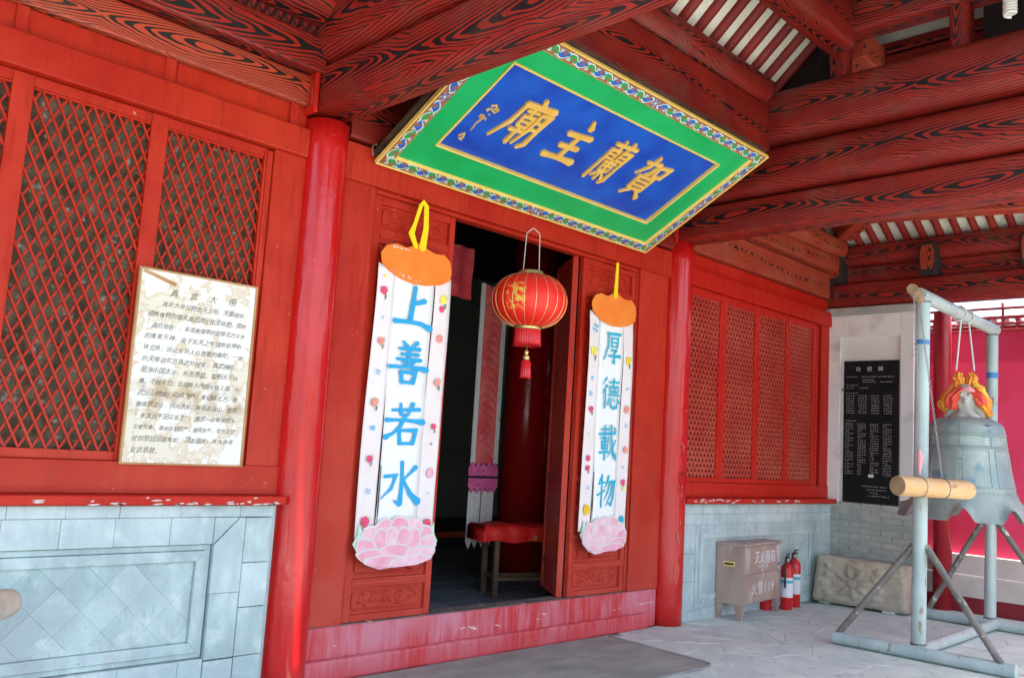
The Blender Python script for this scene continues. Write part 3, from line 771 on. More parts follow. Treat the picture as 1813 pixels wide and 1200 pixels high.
leaf(door, 0.0, .60, T, seed=3, label='door leaf folded inwards with worn brown edge')
bx('pivot_pole', 'oldwood', 2.585, .062, .33, 2.628, .10, 3.12, parent=door)

# --- right bay
rd = thing('wainscot_wall', 'pale blue-washed dado wall behind the fire extinguisher cabinet', 'wall', (5.7, 0, 0))
bx('wall_core', 'plaster', 4.13, -.05, 0, 7.28, .12, 1.085, parent=rd, bevel=.004)
rs = random.Random(5)
YF_old = YF
def rrow(x0, x1, z0, z1, wlo, whi, y):
    x = x0
    while x < x1-.02:
        wd = min(rs.uniform(wlo, whi), x1-x)
        if x1-(x+wd) < wlo*.5: wd = x1-x
        bx('stone_block', 'plaster', x+.001, y+rs.uniform(0,.002), z0+.001, x+wd-.001, -.045, z1-.001, parent=rd, bevel=.002); x += wd
rrow(4.14, 7.26, .985, 1.083, .3, .45, -.064); rrow(4.14, 7.26, .89, .985, .3, .5, -.062)
rrow(4.14, 7.26, .0, .10, .3, .5, -.062)
for z0, z1 in ((.10,.36),(.36,.62),(.62,.89)):
    bx('stone_block', 'plaster', 4.14, -.062, z0+.001, 4.375, -.045, z1-.001, parent=rd, bevel=.002)
    bx('stone_block', 'plaster', 6.86, -.0625, z0+.001, 7.25, -.045, z1-.001, parent=rd, bevel=.002)
frame_strips(4.40, 6.84, .115, .87, .03, -.058, -.05, 'plaster', rd, 'moulding')
frame_strips(4.47, 6.77, .185, .80, .05, -.062, -.05, 'plaster', rd, 'moulding')

rw = thing('fretwork_window', 'four-leaf red fretwork window wall above the pale dado on the right', 'window', (5.7, 0, 1.09))
bx('sill', 'redbay', 4.12, -.13, 1.09, 7.34, .05, 1.14, parent=rw, bevel=.006, label='red sill with flaking paint showing pale wood')
fl = MB()
for i in range(30):
    xx = rs.choice([rs.uniform(4.2, 5.4), rs.uniform(5.4, 6.6), rs.uniform(4.25,4.9)]); wd = rs.uniform(.015,.09); zz = rs.uniform(1.098,1.128)
    fl.poly([(0,0),(wd*.4,-.006),(wd,.002),(wd*.8,.010),(wd*.3,.008)], .0015, (xx,-.1305,zz), X, Z, -Y)
fl.build('bare_wood_patch', 'paleband', rw)
bx('bottom_rail', 'redbay', 4.13, -.02, 1.142, 7.28, .05, 1.285, parent=rw)
bx('top_rail', 'redbay', 4.14, -.04, 3.19, 7.28, .05, 3.37, parent=rw, bevel=.012)
bx('frieze_panel', 'redbay', 4.14, .02, 3.37, 7.28, .05, 3.52, parent=rw, bevel=0)
for a, b in ((4.15, 4.70), (4.712, 5.475), (5.487, 6.175), (6.187, 7.0)): bx('frieze_board', 'redbay', a, .008, 3.373, b, .022, 3.517, parent=rw, bevel=.005)
bx('jamb', 'redbay', 4.14, -.01, 1.285, 4.165, .05, 3.19, parent=rw)
bx('jamb', 'redbay', 7.05, -.01, 1.285, 7.26, .05, 3.19, parent=rw)
bx('backing', 'holered', 4.15, .085, 1.1, 7.3, .10, 3.7, parent=rw, bevel=0)
wins = [(4.225, 4.80), (4.935, 5.505), (5.615, 6.195), (6.28, 6.85)]
bnd = [4.168, 4.868, 5.56, 6.238, 7.045]
for q, (a, b) in enumerate(wins):
    w_ = bx('window_leaf', 'redbay', bnd[q]+.002, .0, 1.287, a, .04, 3.187, parent=rw)
    bx('leaf_stile', 'redbay', b, .0, 1.287, min(bnd[q+1]-.002, b+.075), .04, 3.187, parent=w_)
    bx('leaf_rail', 'redbay', a, .002, 1.287, b, .04, 1.335, parent=w_)
    bx('leaf_rail', 'redbay', a, .002, 3.11, b, .04, 3.187, parent=w_)
    mb = MB(); cw = (b-a)/9; ch_ = .0495; nrow = int((3.11-1.335)/ch_); ch_ = (3.11-1.335)/nrow
    for r_ in range(nrow):
        z0 = 1.335+r_*ch_
        for c in range(-1, 10):
            xc = a+(c+.5+(.5 if r_ % 2 else 0))*cw
            def cl(v_): return max(a, min(b, v_))
            xa, xb, xt, xu = cl(xc-cw*.5), cl(xc+cw*.5), cl(xc-cw*.13), cl(xc+cw*.13)
            if xb-xa < .004: continue
            # plate wide at the top, narrow at the bottom: the openings left between are upright triangles
            P = [(xt, z0), (xu, z0), (xb, z0+ch_*.84), (xb, z0+ch_), (xa, z0+ch_), (xa, z0+ch_*.84)]
            f0 = [(x_, .014, z_) for x_, z_ in P]; f1 = [(x_, .028, z_) for x_, z_ in P]
            mb.add(f0+f1, [tuple(range(6))]+[(i, i+6, (i+1) % 6+6, (i+1) % 6) for i in (1, 2, 4, 5)])
    mb.build('fretwork', 'fret', w_, kind='stuff')
bx('window_post', 'redbay', 6.93, -.002, 1.287, 6.985, .04, 3.187, parent=rw)

# walls above and behind
MB().box(-5.5, .06, 3.57, 9, .19, 5.6).build('upper_wall', 'holered', kind='structure')

# ------------------------------------------------------------ banners
def blob(cx, cy, r_, n, rs_, k=.12, sx=1.): return [(cx+sx*r_*(1+rs_.uniform(-k,k))*math.cos(6.283*i/n), cy+r_*(1+rs_.uniform(-k,k))*math.sin(6.283*i/n)) for i in range(n)]
def banner(x0, x1, z0, z1, chars, ink, label, flowers, big, slit, seed):
    rs_ = random.Random(seed); cx = (x0+x1)/2; yb = -.048
    t = thing('couplet_banner', label, 'banner', (cx, yb, z0-.2), 'hanging couplet banners')
    w_ = x1-x0
    def yw(x, z): return yb-.004*math.sin(z*5+seed)-.006*math.sin((x-x0)*14+z*2.3+seed)*(.4+.6*math.sin(z*3.1)**2)
    def strip(nm, xa, xb, m_, dy=0.):
        nx, nz = 6, 40; vs_ = []; fs = []
        for j in range(nz+1):
            for i in range(nx+1):
                x = xa+(xb-xa)*i/nx; z = z0+(z1-z0)*j/nz
                ex = (.012*math.sin(z*2.9+seed) if (i in (0, nx)) else 0)*(1 if nm == 'side_band' else 0)
                zt = z-(.03*math.sin(math.pi*(x-x0)/w_) if j == nz else 0)
                vs_.append((x+ex, yw(x, z)+dy, zt))
        for j in range(nz):
            for i in range(nx): a = j*(nx+1)+i; fs.append((a, a+1, a+nx+2, a+nx+1))
        o = MB().add(vs_, fs, 0, True).build(nm, m_, t); sm = o.modifiers.new('thick', 'SOLIDIFY'); sm.thickness = .003; return o
    xm0, xm1 = x0+w_*.235, x1-w_*.235
    strip('centre_cloth', xm0, xm1, 'banner')
    strip('side_band', x0, xm0-.002, 'bannerside', .001); strip('side_band', xm1+.002, x1, 'bannerside', .001)
    MB().poly([(0,0),(.006,.15),(.004,.42),(-.001,.42),(-.004,.15)], .001, (xm0, yb-.009, z0+slit), X, Z, -Y).build('torn_seam', 'dark', t)
    zc = z1-.05
    for q, ch in enumerate(chars):
        if big: cw, hh_, zz = .35, [.29,.30,.29,.31][q], [2.29,1.885,1.475,1.06][q]; xx = cx-.175-[.0,.005,.005,.0][q]
        else: cw, hh_, zz = .25, [.29,.27,.30,.27][q], [2.265,1.885,1.455,1.06][q]; xx = cx-.125+[.01,.01,0,.0][q]
        brush('written_character', ch, (xx, yb-.013, zz), X, Z, -Y, cw, hh_, ink, t, wsc=1.2 if big else 1.1)
    # felt cloud at the head, strap
    top = z1+.0
    c = [(-.30,.03),(-.315,.10),(-.27,.16),(-.19,.185),(-.10,.175),(-.04,.20),(.02,.235),(.08,.20),(.16,.18),(.24,.19),(.30,.15),(.32,.08),(.305,.01),(.23,-.03),(.10,-.06),(-.03,-.065),(-.15,-.045),(-.24,-.01)]
    if not big: c = [(x*.98, y*1.05) for x, y in c]
    mb = MB().poly(c, .006, (cx, yb-.012, z1-.03), X, Z, -Y)
    mb.build('felt_cloud', 'orange', t, bevel=.003)
    if big:
        dm = MB()
        for i in range(46):
            k = rs_.choice([0,1]); f_ = rs_.random()
            p = (-.22+.16*f_, .155+.01*rs_.random()) if k else (-.25+.36*f_, -.015-.05*f_+.02*rs_.random())
            dm.poly(blob(0,0,.004,5,rs_), .001, (cx+p[0], yb-.0185, z1-.03+p[1]), X, Z, -Y)
        dm.build('white_speckle', 'white', t, kind='stuff')
    zb = z1+.16
    if big:
        P = [(-.025,0,.035),(-.075,.09,.05),(-.05,.16,.03),(-.01,.30,.03),(.015,.33,.03),(.04,.31,.03),(.05,.15,.045),(.03,0,.06)]
    else: P = [(.0,0,.05),(.005,.15,.042),(.01,.30,.032)]
    mb = MB().stroke(P, (cx, yb-.02, zb), X, Z, -Y, .004); mb.build('felt_strap', 'yellow', t)
    # flowers stuck along the two side bands
    for k, (side, z, kind_, r_, tint) in enumerate(flowers):
        fx = (x0+w_*.10 if side == 'l' else x1-w_*.115)+rs_.uniform(-.012,.012); mb = MB(); o = (fx, yb-.013, z); mt = [tint]
        if kind_ == 'rose':
            for a in range(5): mb.poly(blob(math.cos(a*1.256)*r_*.5, math.sin(a*1.256)*r_*.5, r_*.55, 7, rs_), .0015+.0003*a, o, X, Z, -Y)
            mb.poly(blob(0,0,r_*.4,6,rs_), .004, o, X, Z, -Y)
            mt = [tint, 'leaf', 'leaflight']
            for s_ in (1, 2): mb.poly([(0,0),(r_*.5,-r_*.3),(r_*.4,-r_*1.2),(0,-r_*1.5)] if s_ == 1 else [(r_*.5,r_*.9),(r_*.9,r_*1.6),(r_*1.3,r_*.8)], .001, (fx+(.4*r_ if s_ == 1 else 0), yb-.012, z-r_*.6), X, Z, -Y, s_)
        elif kind_ == 'dot': mb.poly(blob(0,0,r_,9,rs_,.1,.9), .002, o, X, Z, -Y)
        else:
            for a in range(4):
                an_ = a*1.57+.5; mb.poly(blob(math.cos(an_)*r_*.6, math.sin(an_)*r_*.7, r_*.38, 6, rs_), .0015, o, X, Z, -Y)
        mb.build('felt_flower', mt, t)
    # the big peony at the foot
    pz = z0-.055
    W = .325 if big else .285; H_ = .20 if big else .19
    out = [(-.9,-.1),(-.98,.25),(-.8,.62),(-.6,.92),(-.3,1.02),(-.1,1.22),(.2,1.26),(.4,1.1),(.68,1.05),(.82,.72),(.95,.35),(.97,-.05),(.9,-.55),(.6,-.85),(.35,-.86),(.15,-.80),(-.1,-.95),(-.4,-1.0),(-.72,-.78),(-.9,-.45)]
    out = [(x*W, y*H_*.70) for x, y in out]
    pc = (cx, yb-.014, pz)
    pm = 'pink' if big else 'pinkpale'
    MB().poly(out, .006, pc, X, Z, -Y).build('peony', pm, t, bevel=.004)
    kW = W/.325
    PT = [(-.20,.09,.09,.10,.6),(-.10,.15,.085,.095,.25),(.21,.09,.09,.10,-.6),(.12,.16,.09,.095,-.25),(.01,.17,.08,.095,0),(-.245,-.02,.075,.11,.5),(.25,-.01,.075,.11,-.5),
          (-.12,.06,.07,.10,.35),(.12,.06,.07,.10,-.35),(-.045,.07,.055,.105,.1),(.045,.07,.055,.105,-.1),(-.17,-.085,.15,.065,-.2),(.18,-.08,.15,.065,.25),(-.02,-.03,.12,.055,.05),(-.06,-.125,.20,.05,-.06),(.12,-.125,.17,.045,.1)]
    for q, (cx_, cz_, rx, rz, ro) in enumerate(PT):
        n_ = 14; c_, s_ = math.cos(ro), math.sin(ro); rim_, pet = [], []
        for k in range(n_):
            a = 6.2832*k/n_; wv = 1+.05*math.sin(a*5+q)
            for lst, f_, up in ((rim_, 1.10, .006), (pet, .97, 0)):
                x, z_ = rx*f_*wv*math.cos(a), rz*f_*wv*math.sin(a)
                lst.append(((cx_+x*c_-z_*s_)*kW, (cz_+x*s_+z_*c_+up)*kW*.74))
        mb = MB().poly(rim_, .0012, (pc[0], pc[1]-.006-.0006*q, pc[2]), X, Z, -Y, 0)
        mb.poly(pet, .0017, (pc[0], pc[1]-.006-.0006*q, pc[2]), X, Z, -Y, 1)
        mb.build('petal', ['petalline', pm if q % 3 else ('pinkpale' if big else 'pink')], t)
    for sx in (-1, 1):
        MB().poly([(sx*W*.78,.02),(sx*W*.97,.13),(sx*W*1.0,.05),(sx*W*1.10,.0),(sx*W*.95,-.07),(sx*W*.8,-.1)][::sx], .003, (cx, yb-.0135, pz+.03), X, Z, -Y).build('felt_leaf', 'mint', t)
    return t
F1 = [('l',2.50,'rose',.030,'rose'),('l',2.60,'dot',.013,'lemon'),('r',2.52,'rose',.034,'lemon'),('r',2.45,'dot',.026,'rose'),('l',2.32,'bits',.012,'sky'),('l',2.16,'rose',.026,'salmon'),('r',2.24,'dot',.030,'salmon'),('l',1.95,'bits',.02,'sky'),('r',1.93,'rose',.028,'salmon'),
      ('l',1.75,'rose',.028,'salmon'),('l',1.58,'dot',.018,'sky'),('r',1.62,'rose',.022,'rose'),('r',1.5,'dot',.008,'leaf'),('l',1.38,'rose',.024,'rose'),('l',1.37,'bits',.016,'sky'),('r',1.30,'dot',.036,'pink'),('l',1.17,'bits',.02,'sky'),('l',.975,'rose',.034,'rose'),('r',.96,'rose',.030,'rose'),('l',.85,'dot',.010,'sky'),('r',1.16,'dot',.008,'leaflight')]
F2 = [('l',2.56,'bits',.040,'sky'),('l',2.36,'rose',.040,'lemon'),('r',2.33,'rose',.036,'amber'),('l',2.13,'bits',.02,'sky'),('l',2.0,'bits',.022,'sky'),('l',1.87,'rose',.026,'rose'),('r',2.08,'dot',.012,'sky'),('r',1.9,'dot',.034,'salmon'),('r',1.76,'bits',.018,'sky'),('l',1.66,'dot',.012,'mint'),('l',1.46,'dot',.026,'rose'),('l',1.38,'rose',.024,'rose'),('r',1.55,'dot',.03,'salmon'),
      ('r',1.4,'bits',.014,'sky'),('r',1.27,'rose',.028,'rose'),('r',1.22,'dot',.02,'lemon'),('l',1.22,'bits',.016,'sky'),('l',1.04,'dot',.044,'amber'),('r',.95,'dot',.036,'cyan2'),('l',.87,'dot',.010,'cyan2')]
banner(.447, 1.10, .86, 2.68, '上善若水', 'cyan', 'larger white banner with blue characters and pink peony left of the door opening', F1, True, .06, 1)
banner(2.675, 3.29, .86, 2.70, '厚德載物', 'cyan2', 'narrower-looking white banner with blue characters right of the door opening', F2, False, .07, 2)

# ------------------------------------------------------------ name board over the door
sb = thing('name_board', 'large tilted blue and green name board with gold characters over the doorway', 'signboard', (1.87, -.06, 3.35))
BO = Vector((.35, -.06, 3.35)); BU = X.copy(); BV = Vector((0, -1.21, .67)).normalized(); BN = BU.cross(BV)
if BN.z > 0: BN = -BN         # faces down and outwards
BW, BH = 3.04, 1.38
def B(u, v, n=0.): return BO+BU*u+BV*v+BN*n
def bpoly(mb, pts, th, n0, mi=0):
    return mb.poly(pts, th, B(0, 0, n0), BU, BV, BN, mi)
def rect(a, b, c, d_): return [(a, b), (c, b), (c, d_), (a, d_)]
bpoly(MB(), rect(.0, .0, BW, BH), .03, -.075).build('back_panel', 'boardwood', sb)
bpoly(MB(), rect(.30, .30, 2.69, 1.12), .01, -.035).build('blue_field', 'blue', sb)
def ring(nm, o_, i_, n0o, n0i, m_, bev=0):
    """sloped frame between outer and inner rectangles"""
    a, b, c, d_ = o_; e, f, g__, h = i_
    P = [B(a,b,n0o), B(c,b,n0o), B(c,d_,n0o), B(a,d_,n0o), B(e,f,n0i), B(g__,f,n0i), B(g__,h,n0i), B(e,h,n0i)]
    Q = [p-BN*.03 for p in P]
    mb = MB().add(P+Q, [(0,1,5,4),(1,2,6,5),(2,3,7,6),(3,0,4,7),(8,12,13,9),(9,13,14,10),(10,14,15,11),(11,15,12,8),(0,8,9,1),(1,9,10,2),(2,10,11,3),(3,11,8,0),(4,5,13,12),(5,6,14,13),(6,7,15,14),(7,4,12,15)])
    return mb.build(nm, m_, sb)
ring('green_border', (.11,.10,2.915,1.27), (.305,.30,2.69,1.105), .0, -.005, 'green')
ring('inner_gold_bead', (.299,.295,2.696,1.111), (.313,.309,2.682,1.097), .006, .004, 'goldpale')
ring('scroll_border', (.016,.016,3.024,1.364), (.10,.092,2.925,1.278), .02, .02, 'scrollground')
ring('outer_gold_bead', (0,0,3.04,1.38), (.013,.013,3.027,1.367), .024, .022, 'goldpale')
ring('middle_gold_bead', (.098,.090,2.927,1.280), (.112,.103,2.913,1.268), .024, .006, 'goldpale')
# painted leaf scrolls around the border
def leafshape(s_, k):
    base = [(-.052,-.012),(-.035,-.030),(-.005,-.033),(.020,-.020),(.034,-.002),(.052,.004),(.040,.022),(.026,.030),(.012,.022),(.018,.008),(.004,.000),(-.012,.006),(-.014,.020),(-.030,.024),(-.034,.006)]
    return [(x*k, y*k*s_) for x, y in base]
sm_ = MB()
def motif(u, v, ang, s_, mi, k=1.):
    ca, sa = math.cos(ang), math.sin(ang)
    def tr(pts, kk): return [(u+(x*ca-y*sa)*kk, v+(x*sa+y*ca)*kk) for x, y in pts]
    p = leafshape(s_, k)
    if s_ < 0: p = p[::-1]
    bpoly(sm_, tr(p, 1.16), .0008, .0202, 2); bpoly(sm_, tr(p, .90), .0016, .0202, mi)
    q = [(x*.5+.006, y*.45+.004*s_) for x, y in p]
    bpoly(sm_, tr([(-.006,-.004),(.010,-.008),(.018,.002),(.006,.008)], 1.), .0022, .0202, 3)
    bpoly(sm_, tr([(-.045,.010*s_),(-.038,.026*s_),(-.050,.030*s_)], 1.), .0012, .0202, 2)
def flowerm(u, v):
    for k in range(9):
        a = k*.698; bpoly(sm_, [(u+.006*math.cos(a+1.2), v+.006*math.sin(a+1.2)), (u+.035*math.cos(a-.12), v+.033*math.sin(a-.12)), (u+.038*math.cos(a+.12), v+.035*math.sin(a+.12))], .001+.0001*k, .0202, 4 if k % 2 else 0)
    bpoly(sm_, [(u+.010*math.cos(k), v+.010*math.sin(k)) for k in range(6)], .003, .0202, 2)
def run(u0, v0, u1, v1, n, mid=True):
    for i in range(n):
        t = (i+.5)/n; u, v = u0+(u1-u0)*t, v0+(v1-v0)*t; ang = math.atan2(v1-v0, u1-u0)
        if mid and i == n//2: flowerm(u, v); continue
        motif(u, v, ang if i < n//2 else ang+math.pi, 1 if i % 2 else -1, 0 if i % 2 else 1, 1.0)
run(.06, 1.322, 2.98, 1.322, 33); run(.06, .054, 2.98, .054, 33)
run(.058, .09, .058, 1.29, 13); run(2.975, .09, 2.975, 1.29, 13)
sm_.build('leaf_scroll', ['scrollblue', 'scrollgreen', 'scrollwhite', 'scrollground', 'sky'], sb)
for ch, u, v, w__, h__ in (('廟', .60, .505, .33, .43), ('主', 1.10, .535, .33, .41), ('蘭', 1.595, .50, .275, .43), ('賀', 2.02, .50, .34, .42)):
    brush('gold_character', ch, B(u, v, -.025), BU, BV, BN, w__, h__, 'gold', sb, h=.018, wsc=1.12)
sg = MB()
for pts in ([(.44,.74,.012),(.47,.76,.010),(.49,.73,.012),(.46,.715,.008),(.50,.70,.010),(.515,.73,.008),(.50,.745,.006)], [(.43,.70,.008),(.445,.72,.01),(.44,.69,.008)], [(.475,.675,.01),(.48,.67,.01)],
            [(.42,.645,.008),(.455,.65,.008)], [(.425,.625,.008),(.46,.635,.008),(.445,.57,.006),(.455,.50,.003)], [(.475,.64,.008),(.485,.62,.008)],
            [(.41,.425,.01),(.435,.46,.008),(.45,.425,.012),(.43,.405,.008),(.46,.40,.006)]):
    sg.stroke(pts, B(0,0,-.025), BU, BV, BN, .01)
sg.build('gold_signature', 'gold', sb)
# hooks and hanging string
MB().tube([B(.0,.0,-.05), B(-.02,.02,-.05)+Vector((0,0,.05)), B(-.02,.05,-.02)+Vector((0,0,.06))], .006, 6).build('hook', 'chain', sb)

# ------------------------------------------------------------ lantern
LX, LY, LZ = 1.825, -.15, 2.62
ln = thing('red_lantern', 'round red silk lantern with gold ribs hanging in the doorway', 'lantern', (LX, LY, 2.2))
prof = []
LZ = 2.632
for i in range(25):
    a = -math.pi/2+math.pi*i/24; rr_ = .292*(abs(math.cos(a))**.72); zz = .208*math.sin(a)*(1 if abs(math.sin(a)) < .9 else 1)
    if rr_ > .095: prof.append((rr_, LZ+zz))
def gore(a, r_, z, i): 
    f = abs(math.sin(a*10)); return (r_*(.985+.015*f), z)
MB().lathe(prof, (LX, LY, 0), 160, fn=gore, caps=False).build('silk_body', 'lantern', ln, origin=(LX, LY, LZ-.42))
mb = MB()
for k in range(20):
    a = math.pi*k/10; mb.tube([(LX+r_*math.cos(a)*.99, LY+r_*math.sin(a)*.99, z) for r_, z in prof], .0028, 5)
mb.build('gold_rib', 'goldmetal', ln)
MB().lathe([(.088,2.80),(.098,2.805),(.098,2.822),(.092,2.825),(.094,2.86),(.088,2.862),(.08,2.85)], (LX,LY,0), 32).build('top_collar', 'goldmetal', ln)
MB().lathe([(.08,2.405),(.098,2.41),(.10,2.425),(.09,2.45)], (LX,LY,0), 32).build('bottom_collar', 'goldmetal', ln)
def pleat(a, r_, z, i): return (r_*(1+.03*math.sin(a*36))*(1+.06*math.cos(a*4)), z)
MB().lathe([(.100,2.405),(.104,2.395),(.108,2.33),(.112,2.285),(.10,2.285),(.09,2.395)], (LX,LY,0), 144, fn=pleat, caps=False).build('fringe', 'extred', ln)
MB().lathe([(.004,2.42),(.006,2.25),(.014,2.245),(.02,2.235),(.012,2.225),(.016,2.215),(.028,2.195),(.024,2.175)], (LX,LY,0), 12).build('tassel_bead', 'goldmetal', ln)
MB().lathe([(.022,2.178),(.036,2.16),(.040,2.06),(.042,2.035),(.0,2.04)], (LX,LY,0), 60, fn=lambda a, r_, z, i: (r_*(1+.07*math.sin(a*15)), z)).build('tassel', 'extred', ln)
mb = MB(); hd = Vector((.7,-.7,0))
for s_ in (-1, 1): mb.tube([Vector((LX,LY,2.845))+hd*.062*s_, Vector((LX,LY,3.155))+hd*.052*s_, Vector((LX,LY,3.17))+hd*.045*s_, Vector((LX,LY,3.205))], .0035, 6)
mb.build('wire_bail', 'rope', ln)
MB().tube([(LX,LY,3.205),(LX,LY+.03,3.28),(LX,-.09,3.37)], .0035, 6).build('hanging_cord', 'extred', ln)

# ------------------------------------------------------------ beams over the porch
def grp(label, cat, name, loc, group=None): return thing(name, label, cat, loc, group)
# left bay lintels
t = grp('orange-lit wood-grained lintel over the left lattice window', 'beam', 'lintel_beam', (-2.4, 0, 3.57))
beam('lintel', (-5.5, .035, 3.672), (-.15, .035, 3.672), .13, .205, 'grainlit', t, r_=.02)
t = grp('upper wood-grained eave beam with zigzag strip on the left', 'beam', 'eave_beam', (-2.4, -.05, 3.78))
beam('board_beam', (-5.5, -.02, 3.89), (-.12, -.02, 3.89), .20, .225, 'grain', t, r_=.02)
beam('zigzag_board', (-5.5, .0, 4.045), (-.15, .0, 4.045), .14, .08, 'rafter', t, r_=.008)
mb = MB()
for k in range(120):
    x = -3.6+k*.03
    if x > -.2: break
    zz = 4.012 if k % 2 else 4.078; zn = 4.078 if k % 2 else 4.012
    mb.tube([(x, -.072, zz), (x+.03, -.072, zn)], .004, 4); mb.tube([(x+.012, -.072, zz), (x+.042, -.072, zn)], .003, 4)
mb.build('zigzag_carving', 'grainfine', t)
beam('purlin', (-5.5, -.10, 4.25), (-.1, -.10, 4.25), .34, .34, 'grain', t, r_=.16)
# porch frame beams at x = 0 and x = 4
def porch_frame(x, txt):
    t = grp('lowest wood-grained tie beam running out '+txt, 'beam', 'tie_beam', (x, -2, 3.5), 'beams running out over the porch')
    beam('tie_beam', (x, .12, 3.69), (x, -4.2, 3.69), .26, .30, 'grain', t, r_=.035)
    t = grp('middle rounded wood-grained beam '+txt, 'beam', 'cross_beam', (x, -2, 3.86), 'beams running out over the porch')
    beam('cross_beam', (x, .10, 4.07), (x, -4.4, 4.07), .36, .42, 'grain', t, r_=.12)
    t = grp('upper rounded wood-grained beam '+txt, 'beam', 'upper_beam', (x, -2, 4.3), 'beams running out over the porch')
    beam('upper_beam', (x, -.80, 4.54), (x, -4.3, 4.54), .40, .50, 'grain', t, r_=.15)
    for yy in (-1.60, -2.57):
        t = grp('short wood-grained post on the upper beam '+txt+(' nearer the hall' if yy > -2.5 else ' further out'), 'post', 'king_post', (x, yy, 4.79))
        beam('post', (x, yy, 4.76), (x, yy, 5.55), .15, .15, 'grainfine', t, r_=.03)
    t = grp('ridge-level beam carried on short posts '+txt, 'beam', 'ridge_tie', (x, -2, 5.1))
    beam('ridge_tie', (x, -1.45, 5.27), (x, -3.9, 5.27), .24, .28, 'grain', t, r_=.06)
porch_frame(0., 'from the left column'); porch_frame(4., 'from the right column')
for x_, lb in ((-.005, 'left'), (3.995, 'right')):
    t = grp('small carved beam nose above the %s column head' % lb, 'bracket', 'beam_nose', (x_, -.1, 3.5))
    prism_ = MB()
    pts = [(-.09,0),(.09,0),(.09,.30),(-.09,.30)]
    prism_.box(x_-.165, -.10, 3.52, x_-.132, .06, 3.83)
    prism_.build('nose_block', 'redbay', t, bevel=.01)
    MB().tube([(x_-.168, -.075, 3.57), (x_-.168, .035, 3.57), (x_-.168, .035, 3.79), (x_-.168, -.075, 3.79)], .006, 6, closed=True).build('carved_edge', 'rafter', t)
# X-direction members between the two frames
t = grp('broad wood-grained tie beam behind the top of the name board', 'beam', 'purlin_tie', (2, -.9, 4.25))
beam('tie_face', (.1, -.93, 4.43), (3.84, -.93, 4.43), .20, .42, 'grainfine', t, r_=.03)
beam('purlin', (.1, -.93, 4.79), (3.84, -.93, 4.79), .27, .28, 'grainfine', t, r_=.12)
t = grp('higher purlin beyond the striped rafters', 'beam', 'purlin_beam', (2, -1.62, 5.0))
beam('purlin', (.1, -1.62, 5.22), (3.93, -1.62, 5.22), .26, .42, 'grainfine', t, r_=.05)
t = grp('short purlin stub right of the small post', 'beam', 'purlin_stub', (4.4, -1.62, 5.0))
beam('stub', (4.09, -1.6, 5.13), (4.62, -1.6, 5.13), .30, .26, 'grainlit', t, r_=.02)
t = grp('hidden twin purlin on the far slope of the porch roof', 'beam', 'far_purlin', (2, -3.6, 5.0))
beam('purlin', (.1, -3.6, 5.22), (3.93, -3.6, 5.22), .26, .42, 'grainfine', t, r_=.05)
# lintel behind the board, door bay
t = grp('dark wood-grained lintel over the doorway behind the name board', 'beam', 'lintel_beam', (2, 0, 3.45))
beam('lintel', (.15, .02, 3.60), (3.86, .02, 3.60), .16, .28, 'grainfine', t, r_=.02)
# right bay lintels
t = grp('orange-lit wood-grained lintel over the fretwork window', 'beam', 'lintel_beam', (5.6, 0, 3.52))
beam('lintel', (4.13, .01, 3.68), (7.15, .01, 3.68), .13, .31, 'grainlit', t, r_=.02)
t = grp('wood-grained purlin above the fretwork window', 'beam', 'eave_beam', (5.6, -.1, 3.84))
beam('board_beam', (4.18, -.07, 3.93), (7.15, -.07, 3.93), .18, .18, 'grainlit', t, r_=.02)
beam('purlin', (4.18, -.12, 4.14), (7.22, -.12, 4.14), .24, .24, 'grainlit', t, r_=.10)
# side beams at x = 7.25
t = grp('dark wood-grained side lintel above the memorial wall', 'beam', 'side_lintel', (7.3, -2, 3.4))
beam('lintel', (7.38, .1, 3.575), (7.38, -4.4, 3.575), .26, .29, 'grain', t, r_=.03)
t = grp('dark side board above the side lintel', 'beam', 'side_board', (7.3, -2, 3.72))
beam('board', (7.42, -.05, 3.83), (7.42, -4.4, 3.83), .16, .20, 'grain', t, r_=.02)
t = grp('dark side purlin under the rafters', 'beam', 'side_purlin', (7.3, -2, 3.95))
beam('purlin', (7.36, .0, 4.06), (7.36, -4.5, 4.06), .24, .26, 'grain', t, r_=.08)
for i, (yy, txt) in enumerate(((-.10, 'at the inner corner'), (-1.19, 'in the middle of the side board'), (-2.22, 'at the right edge of the view'), (-3.3, 'near the outer corner'))):
    t = grp('carved beam end %s under the side purlin' % txt, 'bracket', 'beam_end', (7.2, yy, 3.7), 'beam ends on the side lintel')
    pts = [(-.09,.0),(-.07,-.03),(.07,-.03),(.09,.0),(.10,.25),(.07,.34),(-.07,.34),(-.10,.25)]
    MB().poly(pts, .22, (7.36, yy, 3.75), Y, Z, -X).build('end_block', 'dark', t, bevel=.01)
    mb = MB(); n = 26
    vs_ = []; L2 = []
    c_ = Vector((7.137, yy, 3.93))
    P = [c_+Vector((0, y_*.92, z_*.9-.02)) for y_, z_ in [(-.075,-.12),(-.055,-.15),(.055,-.15),(.075,-.12),(.085,.08),(.055,.16),(-.055,.16),(-.085,.08)]]
    mb.add(P, [tuple(range(8))[::-1]], 0, False, [[(p.z-c_.z+.3, p.y-c_.y) for p in reversed(P)]])
    mb.build('painted_end', 'grainlit', t)

